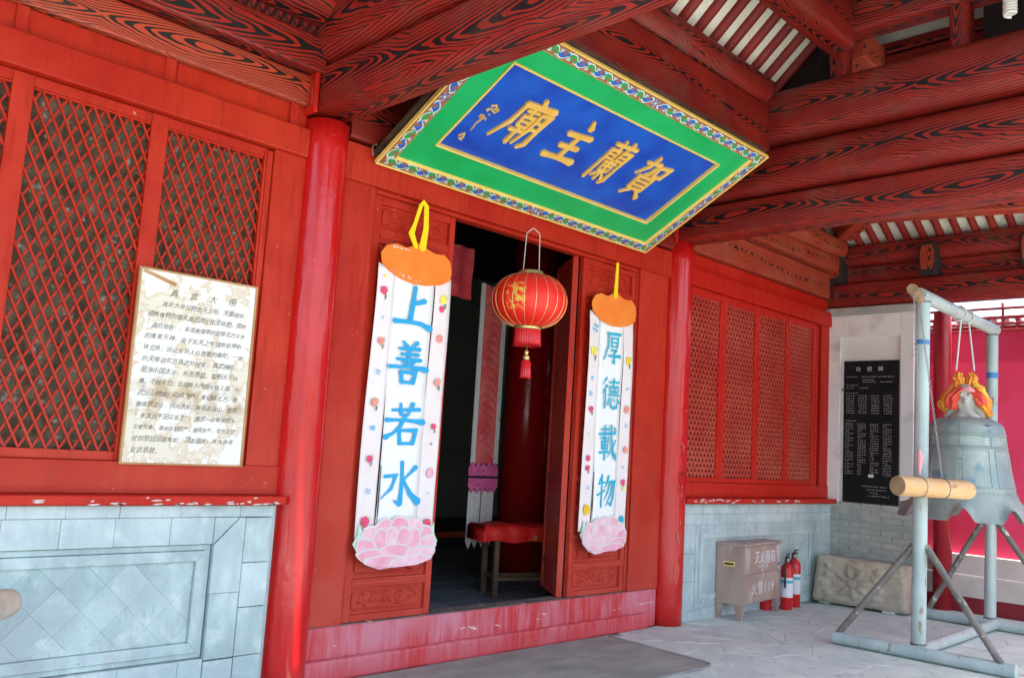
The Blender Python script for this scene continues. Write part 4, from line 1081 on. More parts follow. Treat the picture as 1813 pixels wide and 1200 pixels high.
# ------------------------------------------------------------ roof
roof = thing('porch_roof', 'limewashed porch roof with dark red rafters overhead', 'roof', (2, -2, 4.9))
def sheet(nm, P, m_, th=.04, parent=roof):
    P = [Vector(p) for p in P]; n = (P[1]-P[0]).cross(P[2]-P[0]).normalized()
    if n.z < 0: n = -n
    Q = [p+n*th for p in P]
    return MB().add(P+Q, [(0,1,2,3),(7,6,5,4),(0,4,5,1),(1,5,6,2),(2,6,7,3),(3,7,4,0)]).build(nm, m_, parent)
zb0 = 5.05
sheet('roof_boards', [(-.3,-.85,zb0),(4.36,-.85,zb0),(4.36,-2.6,zb0+1.55),(-.3,-2.6,zb0+1.55)], 'sheath')
sheet('roof_boards', [(-.3,-2.6,zb0+1.55),(4.36,-2.6,zb0+1.55),(4.36,-4.8,4.5),(-.3,-4.8,4.5)], 'sheath')
sheet('roof_boards', [(-.3,.2,5.9),(4.36,.2,5.9),(4.36,-.85,zb0),(-.3,-.85,zb0)], 'dark')
sl = 1.55/1.75
for k in range(22):
    x = .14+k*.231
    if x > 4.33: break
    MB().tube([(x,-.80,zb0-.045-.0), (x,-2.62,zb0-.045+sl*1.82)], .054, 10).build('rafter', 'rafter', roof)
for k in range(14):
    x = .12+k*.30
    if x > 3.95: break
    MB().tube([(x,-2.6,zb0+1.5), (x,-4.78,4.46)], .045, 6).build('rafter', 'rafter', roof)
# side bays
zs0 = 4.33
sheet('roof_boards', [(7.75,.1,zs0-.32),(7.75,-4.8,zs0-.32),(4.37,-4.8,5.92),(4.37,.1,5.92)], 'sheath')
for k in range(26):
    y = .02-k*.185
    MB().tube([(7.72,y,zs0-.355),(4.40,y,5.86)], .042, 8).build('rafter', 'rafter', roof)
sheet('gable_shade_sheet', [(4.38,.1,5.36),(4.38,-4.8,5.36),(4.39,-4.8,6.7),(4.39,.1,6.7)], 'dark', .03)  # dark sheets added to stand in for shade under the side roof
sheet('gable_shade_sheet', [(4.38,-2.62,4.5),(4.38,-4.8,4.5),(4.385,-4.8,5.355),(4.385,-2.62,5.355)], 'dark', .03)
sheet('gable_shade_sheet', [(4.38,.1,4.5),(4.38,-1.45,4.5),(4.385,-1.45,5.355),(4.385,.1,5.355)], 'dark', .03)
beam('inner_purlin', (4.6,-1.3,5.235), (4.6,-3.2,5.235), .12, .10, 'grainfine', roof, r_=.02)
sheet('lime_board', [(4.72,-1.2,4.9),(4.72,-3.2,4.9),(4.725,-3.2,5.6),(4.725,-1.2,5.6)], 'sheath', .02)
beam('inner_rail', (4.6,-1.3,5.085), (4.6,-3.2,5.085), .10, .16, 'rafter', roof, r_=.01)
beam('side_purlin', (5.9,0,5.08), (5.9,-4.6,5.08), .2, .2, 'grain', roof, r_=.09)
sheet('roof_boards', [(-.3,.2,5.9),(-.3,-4.8,4.6),(-5.6,-4.8,4.6),(-5.6,.2,5.9)], 'sheath')
for k in range(18):
    x = -.45-k*.29
    MB().tube([(x,.15,5.83),(x,-4.78,4.54)], .045, 6).build('rafter', 'rafter', roof)
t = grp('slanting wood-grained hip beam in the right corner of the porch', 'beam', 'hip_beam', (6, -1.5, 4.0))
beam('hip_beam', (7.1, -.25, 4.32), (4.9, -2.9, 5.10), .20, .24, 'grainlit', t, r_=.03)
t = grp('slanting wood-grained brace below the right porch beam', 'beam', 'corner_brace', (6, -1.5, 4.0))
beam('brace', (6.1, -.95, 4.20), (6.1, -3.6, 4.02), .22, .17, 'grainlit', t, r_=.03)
# front columns, out of the picture to both sides
for x in (4, 7.3, -4):
    t = thing('column', 'outer porch column %s' % {4:'at the right porch beam',7.3:'at the outer right corner',-4:'at the far left'}[x], 'column', (x, -4.35, 0), 'red lacquered columns')
    MB().lathe([(.15, 0), (.143, 4.0)], (x, -4.35, 0), 28).build('shaft', 'column', t)

# energy-saving bulb under the roof
t = thing('spiral_bulb', 'white spiral energy-saving bulb at the top right', 'light bulb', (3.6, -3.02, 4.77))
pts = [(3.6+.036*math.cos(a/3), -3.02+.036*math.sin(a/3), 4.77+.0011*a) for a in range(0, 170, 2)]
DX = Vector((-.9, .02, -.12))
MB().tube([Vector(p)+Vector((0,0,0)) for p in pts], .013, 8).build('glass_spiral', 'bulb', t)
MB().lathe([(.04,4.96),(.044,4.98),(.04,5.04),(.018,5.09)], (3.6,-3.02,0), 16).build('lamp_base', 'white', t)
MB().tube([(3.6,-3.02,5.08),(3.6,-3.02,6.2)], .004, 6).build('cable', 'black', t)

# ------------------------------------------------------------ memorial pier at x = 7.25
pw = thing('memorial_wall', 'whitewashed end pier with brick base and black memorial tablet', 'wall', (7.4, -.5, 0))
XP = 7.25
bx('pier_core', 'mortar', XP+.012, -1.01, 0, 7.62, .1, 1.10, parent=pw, bevel=0)
nb_ = 0; zc = 0; rs = random.Random(9); bmesh_ = None
while zc < 1.06:
    y = -1.015 + (-.12 if nb_ % 2 else 0)
    while y < -.02:
        a, b = max(y, -1.015), min(y+.235, -.055)
        if b-a > .03:
            bx('brick', 'brickgrey', XP-.002+rs.uniform(0,.005), a+.003, zc+.003, XP+.10, b-.003, zc+.066, parent=pw, bevel=.003)
        y += .24
    # bricks of the return face
    xx = XP+.104 if nb_ % 2 else XP+.16
    bx('brick', 'brickgrey', XP+.103, -1.018, zc+.003, XP+.24-(.05 if nb_ % 2 else 0), -.99, zc+.066, parent=pw, bevel=.003)
    bx('brick', 'brickgrey', XP+.246-(.05 if nb_ % 2 else 0), -1.018, zc+.003, 7.62, -.99, zc+.066, parent=pw, bevel=.003)
    zc += .070; nb_ += 1
# upper plaster block with recess
bx('plaster_body', 'whitewall', XP+.045, -1.0, 1.11, 7.60, .1, 3.36, parent=pw, bevel=.006)
bx('plaster_border', 'whitewall', XP+.004, -1.005, 1.111, XP+.05, -.86, 3.30, parent=pw)
bx('plaster_border', 'whitewall', XP+.004, -.15, 1.111, XP+.05, .06, 3.30, parent=pw)
bx('plaster_border', 'whitewall', XP+.005, -.859, 3.06, XP+.05, -.151, 3.30, parent=pw)
bx('cap_moulding', 'brickgrey', XP-.03, -1.03, 3.325, 7.63, .1, 3.42, parent=pw, bevel=.02)
bx('cap_bead', 'whitewall', XP-.008, -1.012, 3.302, 7.61, .1, 3.323, parent=pw, bevel=.005)
tb_ = thing('memorial_tablet', 'black stone tablet engraved with columns of small white names', 'tablet', (XP, -.51, 1.12))
bx('stone_slab', 'darkstone', XP+.012, -.835, 1.122, XP+.043, -.195, 2.775, parent=tb_, bevel=.003)
mb = MB(); XO = XP+.0115; AX = -Y; AY = Z; AN = -X
def tx(s_, y, z, size, adv=1.): text(mb, s_, (XO, y, z), AX, AY, AN, size, adv=adv)
tx('功', -.335, 2.675, .062); tx('德', -.47, 2.675, .062); tx('碑', -.60, 2.675, .062)
def marks(y0, n, z, sz=.02):
    """rows of engraving too small to read: a few short cuts per sign"""
    for i in range(n):
        for k in range(4):
            yy = y0-i*sz*1.12-rs.uniform(.1,.8)*sz; zz = z+rs.uniform(-.24,.24)*sz
            l = rs.uniform(.35,.65)*sz
            if rs.random() < .75: P = [(-l/2, -.0011), (l/2, -.0011), (l/2, .0011), (-l/2, .0011)]
            else: P = [(-.0011, -l/2), (.0011, -l/2), (.0011, l/2), (-.0011, l/2)]
            mb.poly(P, .0006, (XO, yy, zz), AX, AY, AN)
marks(-.23, 6, 2.585); marks(-.41, 15, 2.585, .0225); marks(-.42, 6, 2.55); marks(-.42, 7, 2.525); marks(-.63, 6, 2.525, .022)
marks(-.23, 6, 2.485); marks(-.23, 4, 2.455); marks(-.38, 5, 2.455); marks(-.23, 6, 2.39)
for c4 in range(4):
    for r_ in range(8): marks(-.225-c4*.148, 4, 2.36-r_*.0285, .023)
    for r_ in range(22): marks(-.22-c4*.148, 4 if rs.random() < .75 else 2, 2.03-r_*.0275, .023)
marks(-.22, 6, 2.065)
marks(-.42, 14, 1.315, .019); marks(-.48, 11, 1.28, .019); marks(-.52, 3, 1.245, .03); marks(-.50, 12, 1.21, .018)
mb.build('engraving', 'engrave', tb_, kind='stuff')
bx('paper_label', 'white', XO-.001, -.56, 1.42, XO+.0005, -.50, 1.455, parent=tb_, bevel=0)
for y in (-.178, -.852): bx('metal_clip', 'chain', XP+.008, y-.012, 2.42, XP+.044, y+.012, 2.45, parent=tb_)

# ------------------------------------------------------------ far crimson wall
fw = thing('crimson_wall', 'crimson plastered wall with lattice transom beyond the bell', 'wall', (8.1, -3, 0))
XW = 8.05
bx('wall_face', 'farwall', XW, -9.0, .62, XW+.2, .6, 3.17, parent=fw, bevel=0)
bx('pale_band', 'paleband', XW-.10, -9.0, .40, XW+.2, .6, .62, parent=fw, bevel=.006)
bx('pale_step', 'paleband', XW-.22, -9.0, .17, XW-.10, .6, .40, parent=fw, bevel=.01)
bx('dark_plinth', 'farbase', XW-.20, -9.0, 0, XW+.2, .6, .168, parent=fw, bevel=.01)
bx('rail', 'farbase', XW-.02, -9, 3.172, XW+.1, .6, 3.20, parent=fw); bx('rail', 'farbase', XW-.02, -9, 3.325, XW+.1, .6, 3.35, parent=fw); bx('rail', 'farbase', XW-.02, -9, 3.255, XW+.06, .6, 3.272, parent=fw)
for k in range(26):
    y = -.35-k*.15; bx('transom_bar', 'farbase', XW-.018+(k % 2)*.001, y-.008, 3.201, XW+.05, y+.008, 3.324 if k % 3 else 3.5, parent=fw, bevel=0)
te = thing('tiled_eave', 'row of round tile ends over an orange eave board seen through the transom', 'eave', (XW+.6, -2, 3.18))
for k in range(30):
    y = -.2-k*.13
    t = MB().tube([(XW+.38, y, 3.36), (XW+1.6, y, 3.66)], .036, 10).build('tile_roll', 'tileend', te)
bx('eave_board', 'orangewood', XW+.45, -9, 3.12, XW+.50, .6, 3.235, bevel=0, parent=te)
bx('shadow_board', 'farbase', XW+.50, -9, 3.235, XW+.53, .6, 3.33, bevel=0, parent=te)
MB().add([(XW+.44,-9,3.335),(XW+.44,.6,3.335),(XW+1.6,.6,3.62),(XW+1.6,-9,3.62),(XW+.44,-9,3.30),(XW+.44,.6,3.30),(XW+1.6,.6,3.58),(XW+1.6,-9,3.58)], [(0,1,2,3),(7,6,5,4),(0,4,5,1),(1,5,6,2),(2,6,7,3),(3,7,4,0)]).build('roof_slope', 'tileend', te)
bx('rail', 'farbase', XW-.02, -9, 3.43, XW+.06, .6, 3.45, parent=fw)
t = thing('column', 'slim crimson post standing behind the near post of the bell frame', 'column', (7.83, -1.12, 0), 'red lacquered columns')
MB().lathe([(.10, 0), (.095, 3.4)], (7.83, -1.12, 0), 28).build('shaft', 'farpost', t)

# ------------------------------------------------------------ bell and its frame
fr = thing('bell_stand', 'welded pale green pipe frame that carries the bell', 'bell stand', (6, -1.96, 0))
def pipe(nm, a, b, r_, m_='steelblue', n=20, parent=fr): return MB().tube([a, b], r_, n).build(nm, m_, parent)
pipe('base_pipe', (4.66,-1.31,.055), (4.70,-2.72,.055), .052)
pipe('base_pipe', (6.95,-1.20,.055), (6.93,-2.9,.055), .052)
pipe('floor_pipe', (4.86-.12,-1.98,.06), (6.93,-1.93,.06), .048)
pipe('post', (4.80,-1.965,.09), (4.87,-1.97,3.0), .058); pipe('post', (6.97,-1.87,.09), (7.0,-1.9,3.0), .055)
pipe('top_pipe', (4.80,-1.965,3.035), (7.06,-1.905,3.035), .058)
for a, b in (((4.67,-1.34,.09), (4.82,-1.92,.90)), ((4.82,-2.02,.90), (4.69,-2.62,.09))): pipe('brace', a, b, .028, 'steeldark')
for a, b in (((6.95,-1.28,.10), (6.97,-1.83,1.10)), ((6.97,-1.92,1.10), (6.93,-2.6,.10))): pipe('brace', a, b, .028, 'steeldark')
for c_, r0, ax1, ax2 in (((4.80,-1.965,.108),.060,X,Y), ((6.97,-1.87,.108),.057,X,Y), ((4.868,-1.97,2.975),.060,X,Y), ((6.995,-1.9,2.975),.057,X,Y)):
    MB().torus(c_, ax1, ax2, r0, r0, .007, 22, 6).build('weld_bead', 'steeldark', fr)
MB().tube([(4.857,-1.968,2.60), (4.858,-1.968,2.64)], .0595, 20).build('tape_band', 'tape', fr)
MB().tube([(6.996,-1.896,2.52), (6.996,-1.896,2.58)], .0565, 20).build('tape_band', 'tape', fr)
sp = MB().tube([(4.87,-1.95,3.0), (4.46,-2.03,3.02)], .045, 14).build('striker_pole', 'logend', fr, label='short pale wooden stub that carries the striker chains')

bl = thing('temple_bell', 'large weathered bronze bell with scalloped rim and orange scarf', 'bell', (6, -1.95, 1.08))
BX, BY = 6.0, -1.95
z0 = 1.10
prof = [(.585,.0),(.55,.035),(.50,.10),(.455,.18),(.43,.24),(.413,.27),(.418,.283),(.412,.30),(.385,.42),(.365,.56),(.345,.70),(.335,.78),(.34,.79),(.335,.80),(.322,.86),(.285,.905),(.24,.93),(.18,.943),(.10,.95)]
def rim(a, r_, z, i):
    ph = (a+R(8))*8/(2*math.pi) % 1.0; arch = max(0, math.cos((ph-.5)*2*math.pi))       # 1 at the arches between lobes
    k = max(0, 1-z/.26)
    lift = .125*(arch**1.2)*k
    return (r_*(1-.035*arch*k), z+lift*(1-z/.3) if z < .3 else z)
mb = MB().lathe([(r_, z) for r_, z in prof], (BX, BY, z0), 128, fn=rim, caps=False)
inner = [(r_-.03, z) for r_, z in prof[:-2]]
mb.lathe([(prof[0][0], 0), (prof[0][0]-.035, .004)]+inner[1:], (BX, BY, z0), 128, fn=rim, caps=False, mi=1)
mb.lathe([(.12,.94),(.02,.945)], (BX,BY,z0), 32)
mb.build('bell_body', ['bronze', 'steeldark'], bl)
# raised bands and panel lines
mb = MB()
for zz, r_ in ((.30,.414),(.66,.352),(.675,.350),(.77,.338),(.79,.342),(.245,.428)):
    mb.tube([(BX+r_*math.cos(k*math.pi/40), BY+r_*math.sin(k*math.pi/40), z0+zz) for k in range(80)], .0055, 5, closed=True)
def rad(z):
    for (r0, a), (r1, b) in zip(prof, prof[1:]):
        if a <= z <= b and b > a: return r0+(r1-r0)*(z-a)/(b-a)
    return prof[-1][0]
for k in range(8):
    a = R(8)+k*math.pi/4+R(2)
    for da, za, zb in ((0, .67, .935), (-.09, .31, .64), (.09, .31, .64)):
        zz = [za+(zb-za)*i/8 for i in range(9)]
        mb.tube([(BX+(rad(z)+.002)*math.cos(a+da), BY+(rad(z)+.002)*math.sin(a+da), z0+z) for z in zz], .0035, 5)
    for zc_ in (.31, .64):
        aa = [a+.09+(math.pi/4-.18)*i/8 for i in range(9)]
        mb.tube([(BX+(rad(zc_)+.002)*math.cos(q), BY+(rad(zc_)+.002)*math.sin(q), z0+zc_) for q in aa], .0035, 5)
for k in range(64):
    a = k*math.pi/32; mb.tube([(BX+.418*math.cos(a), BY+.418*math.sin(a), z0+.262), (BX+.426*math.cos(a), BY+.426*math.sin(a), z0+.262)], [.007,.004], 5)
mb.build('raised_line', 'bronze', bl)
# vertical inscription and the sign near the top
def on_bell(a, z, ch, size, wide=1.):
    mb_ = MB(); an = Vector((math.cos(a), math.sin(a), 0)); ax = Vector((-an.y, an.x, 0))
    if ax.dot(Vector((.7,-.7,0))) < 0: ax = -ax
    r_ = rad(z)+.004
    text(mb_, ch, Vector((BX, BY, z0+z))+an*r_-ax*size*.5, ax, Z-an*.06, an, size, lift=.001); return mb_
A0 = math.atan2(-4.82+1.95, -3.03-6.0)
on_bell(A0+.52, .725, '主', .075).build('cast_character', 'engrave', bl)
for q, ch in enumerate('贺兰山'): on_bell(A0-.10, .60-q*.09, ch, .07).build('cast_character', 'bronzelight', bl)
for k in range(4):
    a = A0+.62+k*math.pi/2; an = Vector((math.cos(a), math.sin(a), 0)); ax = Vector((-an.y, an.x, 0)); up = (Z*.5-an*.86).normalized()
    rs_ = random.Random(1)
    o = Vector((BX, BY, z0+.868))+an*.296
    mb = MB().poly([(.045*math.cos(q*.5236), .024*math.sin(q*.5236)) for q in range(12)], .012, o, ax, up, (an*.6+Z*.8).normalized()); mb.build('sound_hole', 'black', bl)
# crown: carved beast knob
hd = MB()
def bust(a, r_, z, i): return (r_*(1+.10*math.sin(a*3+z*40)+.06*math.sin(a*7+z*25)), z)
hd.lathe([(.13,.94),(.12,.97),(.09,1.0),(.085,1.04),(.10,1.08),(.098,1.14),(.088,1.20),(.06,1.25),(.02,1.27)], (BX,BY,z0), 48, fn=bust)
dv_ = Vector((math.cos(A0), math.sin(A0), 0)); sd2 = Vector((-dv_.y, dv_.x, 0))
for sx in (-1, 1):
    p = Vector((BX,BY,z0+1.16))+dv_*.09+sd2*.035*sx; hd.tube([p-dv_*.02, p+dv_*.01, p+dv_*.022], [.02,.018,.006], 10)
    p = Vector((BX,BY,z0+1.0))+sd2*.13*sx; hd.tube([p-sd2*.05*sx+Z*.05, p, p+sd2*.03*sx-Z*.05], [.03,.035,.03], 10)
p = Vector((BX,BY,z0+1.10))+dv_*.10; hd.tube([p-dv_*.03, p+dv_*.02, p+dv_*.03-Z*.01], [.03,.026,.012], 10)
hd.build('carved_crown', 'bronzelight', bl)
# scarf tied round the crown
def cloth(pts, rs__, m_, seed, nm, sq=1.):
    pts = [Vector((BX,BY,z0+1.18)).lerp(Vector(p), .86) for p in pts]; rs__ = [q*.88 for q in rs__]
    # smooth centreline
    P = []; Q = []
    for i in range(len(pts)-1):
        for t_ in (0, .2, .4, .6, .8): P.append(pts[i].lerp(pts[i+1], t_)); Q.append(rs__[i]+(rs__[i+1]-rs__[i])*t_)
    P.append(pts[-1]); Q.append(rs__[-1])
    for _ in range(2): P = [P[0]]+[(P[i-1]+P[i]*2+P[i+1])/4 for i in range(1, len(P)-1)]+[P[-1]]
    mb_ = MB().tube(P, Q, 36)
    for iv in range(len(P)*36):
        ring_, th = divmod(iv, 36); k_ = 1+.28*math.sin(th/36*2*math.pi*6+ring_*.35+seed)+.12*math.sin(th/36*2*math.pi*11-ring_*.5)
        mb_.v[iv] = P[ring_]+(mb_.v[iv]-P[ring_])*k_
    out = []
    for v_ in mb_.v:
        n_ = mnoise.noise(v_*14+Vector((seed,0,0)))*.022+mnoise.noise(v_*38+Vector((0,seed,0)))*.007
        cl_ = min(P, key=lambda q: (q-v_).length_squared); dd = (v_-cl_)
        if dd.length > 1e-6: v_ = v_+dd.normalized()*n_
        out.append(v_)
    mb_.v = out; return mb_.build(nm, m_, bl)
cz = z0+1.20; c0 = Vector((BX, BY, cz))
cloth([c0+sd2*-.06+Z*.14, c0+sd2*-.09+Z*.05, c0+sd2*-.15-Z*.04, c0+sd2*-.20-Z*.16, c0+sd2*-.21-Z*.24], [.03,.05,.06,.065,.02], 'clothor', 1, 'scarf')
cloth([c0+sd2*.06+Z*.14, c0+sd2*.09+Z*.06, c0+sd2*.15-Z*.04, c0+sd2*.20-Z*.18, c0+sd2*.24-Z*.27], [.03,.05,.065,.06,.03], 'clothor', 2, 'scarf')
cloth([c0+dv_*.06+sd2*-.02+Z*.02, c0+dv_*.07+sd2*-.13-Z*.08, c0+dv_*.06+sd2*-.15-Z*.20], [.03,.065,.05], 'clothred', 3, 'scarf')
cloth([c0+dv_*.05+sd2*.02+Z*.0, c0+dv_*.07+sd2*.13-Z*.06, c0+dv_*.08+sd2*.17-Z*.15], [.02,.05,.035], 'clothred', 5, 'scarf')
cloth([c0+sd2*-.09+dv_*.07+Z*-.02, c0+dv_*.11+Z*.035, c0+sd2*.09+dv_*.07-Z*.02], [.018,.022,.018], 'clothpink', 4, 'scarf')
for s_ in (-1, 1):
    cloth([c0+sd2*.035*s_+Z*.06, c0+sd2*.07*s_+Z*.15, c0+sd2*.055*s_+Z*.21], [.035,.05,.025], 'clothor', 6+s_, 'scarf')
rp = MB()
for xx in (5.78, 6.10): pass
for s_ in (-.085, .085): rp.tube([Vector((BX,BY,z0+1.40))+sd2*s_*.9, Vector((BX,BY,3.0))+X*s_*1.2], .009, 8)
rp.build('hanging_rope', 'rope', bl)
for s_ in (-.085, .085): MB().torus(Vector((BX+s_*1.2,BY+.02,3.035)), Y, Z, .068, .068, .009, 16, 6).build('rope_loop', 'rope', bl)

st = thing('bell_striker', 'pale wooden log striker hung on two chains beside the bell', 'striker', (4.6, -2.13, 1.32))
a, b = Vector((4.20,-2.02,1.395)), Vector((5.0,-2.29,1.385)); mb = MB().tube([a, a.lerp(b,.03), b.lerp(a,.03), b], [.076,.080,.077,.073], 32); 
mb.build('log', 'log', st)
t_ = (a-b).normalized()
MB().tube([a+t_*.0005, a+t_*.002], .0745, 32).build('sawn_end', 'logend', st)
def chain(p, q, nm, st_=st, r_=.0028, ln_=.030):
    p, q = Vector(p), Vector(q); L = (q-p).length; n = int(L/(ln_*.78)); mb_ = MB(); t = (q-p).normalized(); s1 = t.cross(X).normalized(); s2_ = t.cross(s1)
    for i in range(n):
        c = p.lerp(q, (i+.5)/n); mb_.torus(c, t, s1 if i % 2 else s2_, ln_*.5, ln_*.28, r_, 8, 4)
    mb_.build(nm, 'chain', st_)
pa, pb = a.lerp(b, .30), a.lerp(b, .62)
chain((4.50,-2.03,2.97), pa+Z*.08, 'chain'); chain((4.72,-1.99,2.96), pb+Z*.08, 'chain')
for p in (pa, pb):
    s1 = t_.cross(Z).normalized(); MB().torus(p, s1, Z, .083, .083, .004, 20, 5).build('chain_loop', 'chain', st)
cloth_ = MB().tube([pa+Z*.30, pa+Z*.24+X*.01, pa+Z*.17, pa+Z*.10], [.008,.026,.018,.006], 12).build('pink_rag', 'clothpink', st)

# log end at the left edge, hung like the bell striker
t = thing('drum_striker', 'rounded pale wooden log end at the left edge of the picture', 'striker', (-1.9, -.45, .6))
MB().tube([(-1.62,-.30,.672),(-1.635,-.315,.672),(-1.66,-.335,.672),(-3.1,-1.565,.672)], [.045,.060,.066,.066], 32).build('log', 'palelog', t)
t0 = st
for p in ((-1.95,-.58,.74), (-2.35,-.92,.74)):
    pass
chain((-2.62,-1.155,4.2), (-2.62,-1.155,.735), 'chain', t); chain((-2.95,-1.44,4.2), (-2.95,-1.44,.735), 'chain', t)

# ------------------------------------------------------------ extinguisher cabinet, extinguishers, carved stone, mat
cb = thing('extinguisher_cabinet', 'faded brown metal fire extinguisher cabinet on short legs', 'cabinet', (5.2, -.2, 0))
ang = R(6.5); CM = Matrix.Translation((4.80, -.335, 0)) @ Matrix.Rotation(ang, 4, 'Z'); cw_, cd_, cz0, cz1 = .93, .28, .14, .695
def cbb(nm, m_, *c, bevel=.004, parent=cb): return MB().box(*c).xf(CM).build(nm, m_, parent, bevel=bevel)
cbb('cabinet_body', 'cabinet', 0, .004, cz0, cw_, cd_, cz1)
cbb('lid', 'cabinet', -.012, -.014, cz1+.001, cw_+.012, cd_+.01, cz1+.026, bevel=.003)
cbb('upper_door', 'cabinet', .01, -.004, .43, cw_-.01, .0035, cz1-.008)
cbb('lower_door', 'cabinet', .01, -.004, cz0+.01, cw_-.01, .0035, .422)
for xa, ya in ((0, .004), (cw_-.06, .004), (0, cd_-.05), (cw_-.06, cd_-.05)):
    MB().poly([(0,.139),(0,0),(.035,0),(.06,.139)] if xa == 0 else [(0,.139),(.025,0),(.06,0),(.06,.139)], .045, (xa, ya+.046, 0), X, Z, -Y).xf(CM).build('leg', 'cabinet', cb)
    if ya < .1 and xa == 0: MB().poly([(0,.139),(0,0),(.03,0),(.09,.139)], .004, (0, .004, 0), Y, Z, -X).xf(CM).build('side_foot', 'cabinet', cb)
MB().poly([(0,.139),(.05,0),(.085,0),(.085,.139)], .004, (0, cd_-.085, 0), Y, Z, -X).xf(CM).build('side_foot', 'cabinet', cb)
h_ = cbb('vent_plate', 'goldpale', -.0035, .085, .50, .0, .20, .545, bevel=.001)
cbb('vent_slot', 'black', -.0045, .095, .512, -.0035, .19, .533, bevel=0, parent=h_)
cbb('latch', 'black', cw_-.06, -.008, .475, cw_-.035, -.004, .50)
mb = MB(); cx_ = CM.to_3x3() @ X; cn_ = -(CM.to_3x3() @ Y); CO = CM @ Vector((0, -.004, 0))
for str_, x_s, z_s, adv_ in (('灭火器箱', .26, .575, .98), ('火警119', .20, .28, 1.15)):
    for ch in str_:
        mb = MB(); text(mb, ch, CO+cx_*x_s+Z*z_s, cx_, Z, cn_, .135); mb.build('stencil_character', 'white', cb); x_s += .135*adv_*(1 if ord(ch) > 255 else .6)
mb = MB(); text(mb, '扫地焊接专用设备厂', CO+cx_*.33+Z*.492, cx_, Z, cn_, .034); mb.build('small_lettering', 'whitefade', cb, kind='stuff')

def extinguisher(x, y, label, s_=1., yaw_=0.):
    t = thing('fire_extinguisher', label, 'fire extinguisher', (x, y, 0), 'fire extinguishers beside the cabinet')
    r_ = .064*s_
    MB().lathe([(r_*.92,.0),(r_,.012),(r_,.40*s_),(r_*.93,.435*s_),(r_*.6,.465*s_),(.025,.475*s_),(.022,.49*s_)], (x,y,0), 32).build('cylinder', 'extred', t)
    MB().lathe([(r_+.0008,.13*s_),(r_+.0008,.33*s_)], (x,y,0), 32, caps=False).build('white_label', 'white', t)
    MB().lathe([(r_+.0016,.275*s_),(r_+.0016,.305*s_)], (x,y,0), 32, caps=False).build('blue_stripe', 'blueband', t)
    MB().lathe([(.022,.49*s_),(.026,.495*s_),(.026,.52*s_),(.015,.53*s_)], (x,y,0), 16).build('valve', 'chain', t)
    dx = Vector((math.cos(yaw_), math.sin(yaw_), 0)); c = Vector((x,y,.53*s_))
    mb_ = MB().tube([c-dx*.02, c+dx*.04+Z*.005, c+dx*.12-Z*.005], .009, 8); mb_.tube([c-dx*.02+Z*.015, c+dx*.03+Z*.035, c+dx*.13+Z*.03], .008, 8); mb_.build('handle', 'black', t)
    hp = [c+dx*.0, c-dx*.07+Z*.01, c-dx*.11-Z*.08, c-dx*.095-Z*.30]; MB().tube(hp, .010, 8).build('hose', 'black', t)
extinguisher(5.93, -.205, 'red extinguisher with white label touching the cabinet', 1., .3)
extinguisher(6.20, -.15, 'red extinguisher with white label standing nearest the carved stone', 1.05, .2)
extinguisher(5.68, -.10, 'red extinguisher half hidden behind the cabinet', .95, 2.)

# carved stone
cs = MB(); nx_, nz_ = 56, 34; rs_ = random.Random(2)
def relief(u, v):
    h = 0
    # border, lotus with petals and leaves
    for cx, cy, R_ in ((.42, .48, .2),):
        for k in range(8):
            a = k*math.pi/4+.2; pxx, pyy = cx+math.cos(a)*.135, cy+math.sin(a)*.22
            dx, dy = (u-pxx)*1.0, (v-pyy)*.62; ca, sa = math.cos(a), math.sin(a)
            q = ((dx*ca+dy*sa)/.085)**2+((-dx*sa+dy*ca)/.04)**2
            if q < 1: h = max(h, .032*(1-q)**.5)
        q = ((u-cx)/.05)**2+((v-cy)/.08)**2
        if q < 1: h = max(h, .027)
    for sx in (-1, 1):
        for k in range(4):
            px_, py_ = .42+sx*(.26+.03*(k % 2)), .22+k*.19
            q = ((u-px_)/.055)**2+((v-py_)/.07)**2
            if q < 1: h = max(h, .027*(1-q)**.5)
    return h
LN, HT, TK = 1.02, .50, .36
def spt(u, v):     # front face local: u along length, v up
    n_ = mnoise.noise(Vector((u*7, v*5, 1)))*.012+mnoise.noise(Vector((u*25, v*18, 2)))*.007
    e = min(u, 1-u)*LN; f_ = min(v, 1-v)*HT; rnd = .035*math.exp(-(e/.025)**2)+.03*math.exp(-(f_/.022)**2)
    sl_ = .05*v
    L = (u-.5)*LN*(1-.07*v)
    return Vector((-TK/2+rnd+sl_-relief(u, v)-n_, -L, v*HT*(1-.04*u)+.006*mnoise.noise(Vector((u*3,v*3,5)))))
vs_ = [spt(i/nx_, j/nz_) for j in range(nz_+1) for i in range(nx_+1)]
fs = [(j*(nx_+1)+i, (j+1)*(nx_+1)+i, (j+1)*(nx_+1)+i+1, j*(nx_+1)+i+1) for j in range(nz_) for i in range(nx_)]
SM = Matrix.Translation((6.92, -.60, .025)) @ Matrix.Rotation(R(5.5), 4, 'Z')
cs.add(vs_, [f[::-1] for f in fs], 0, True)
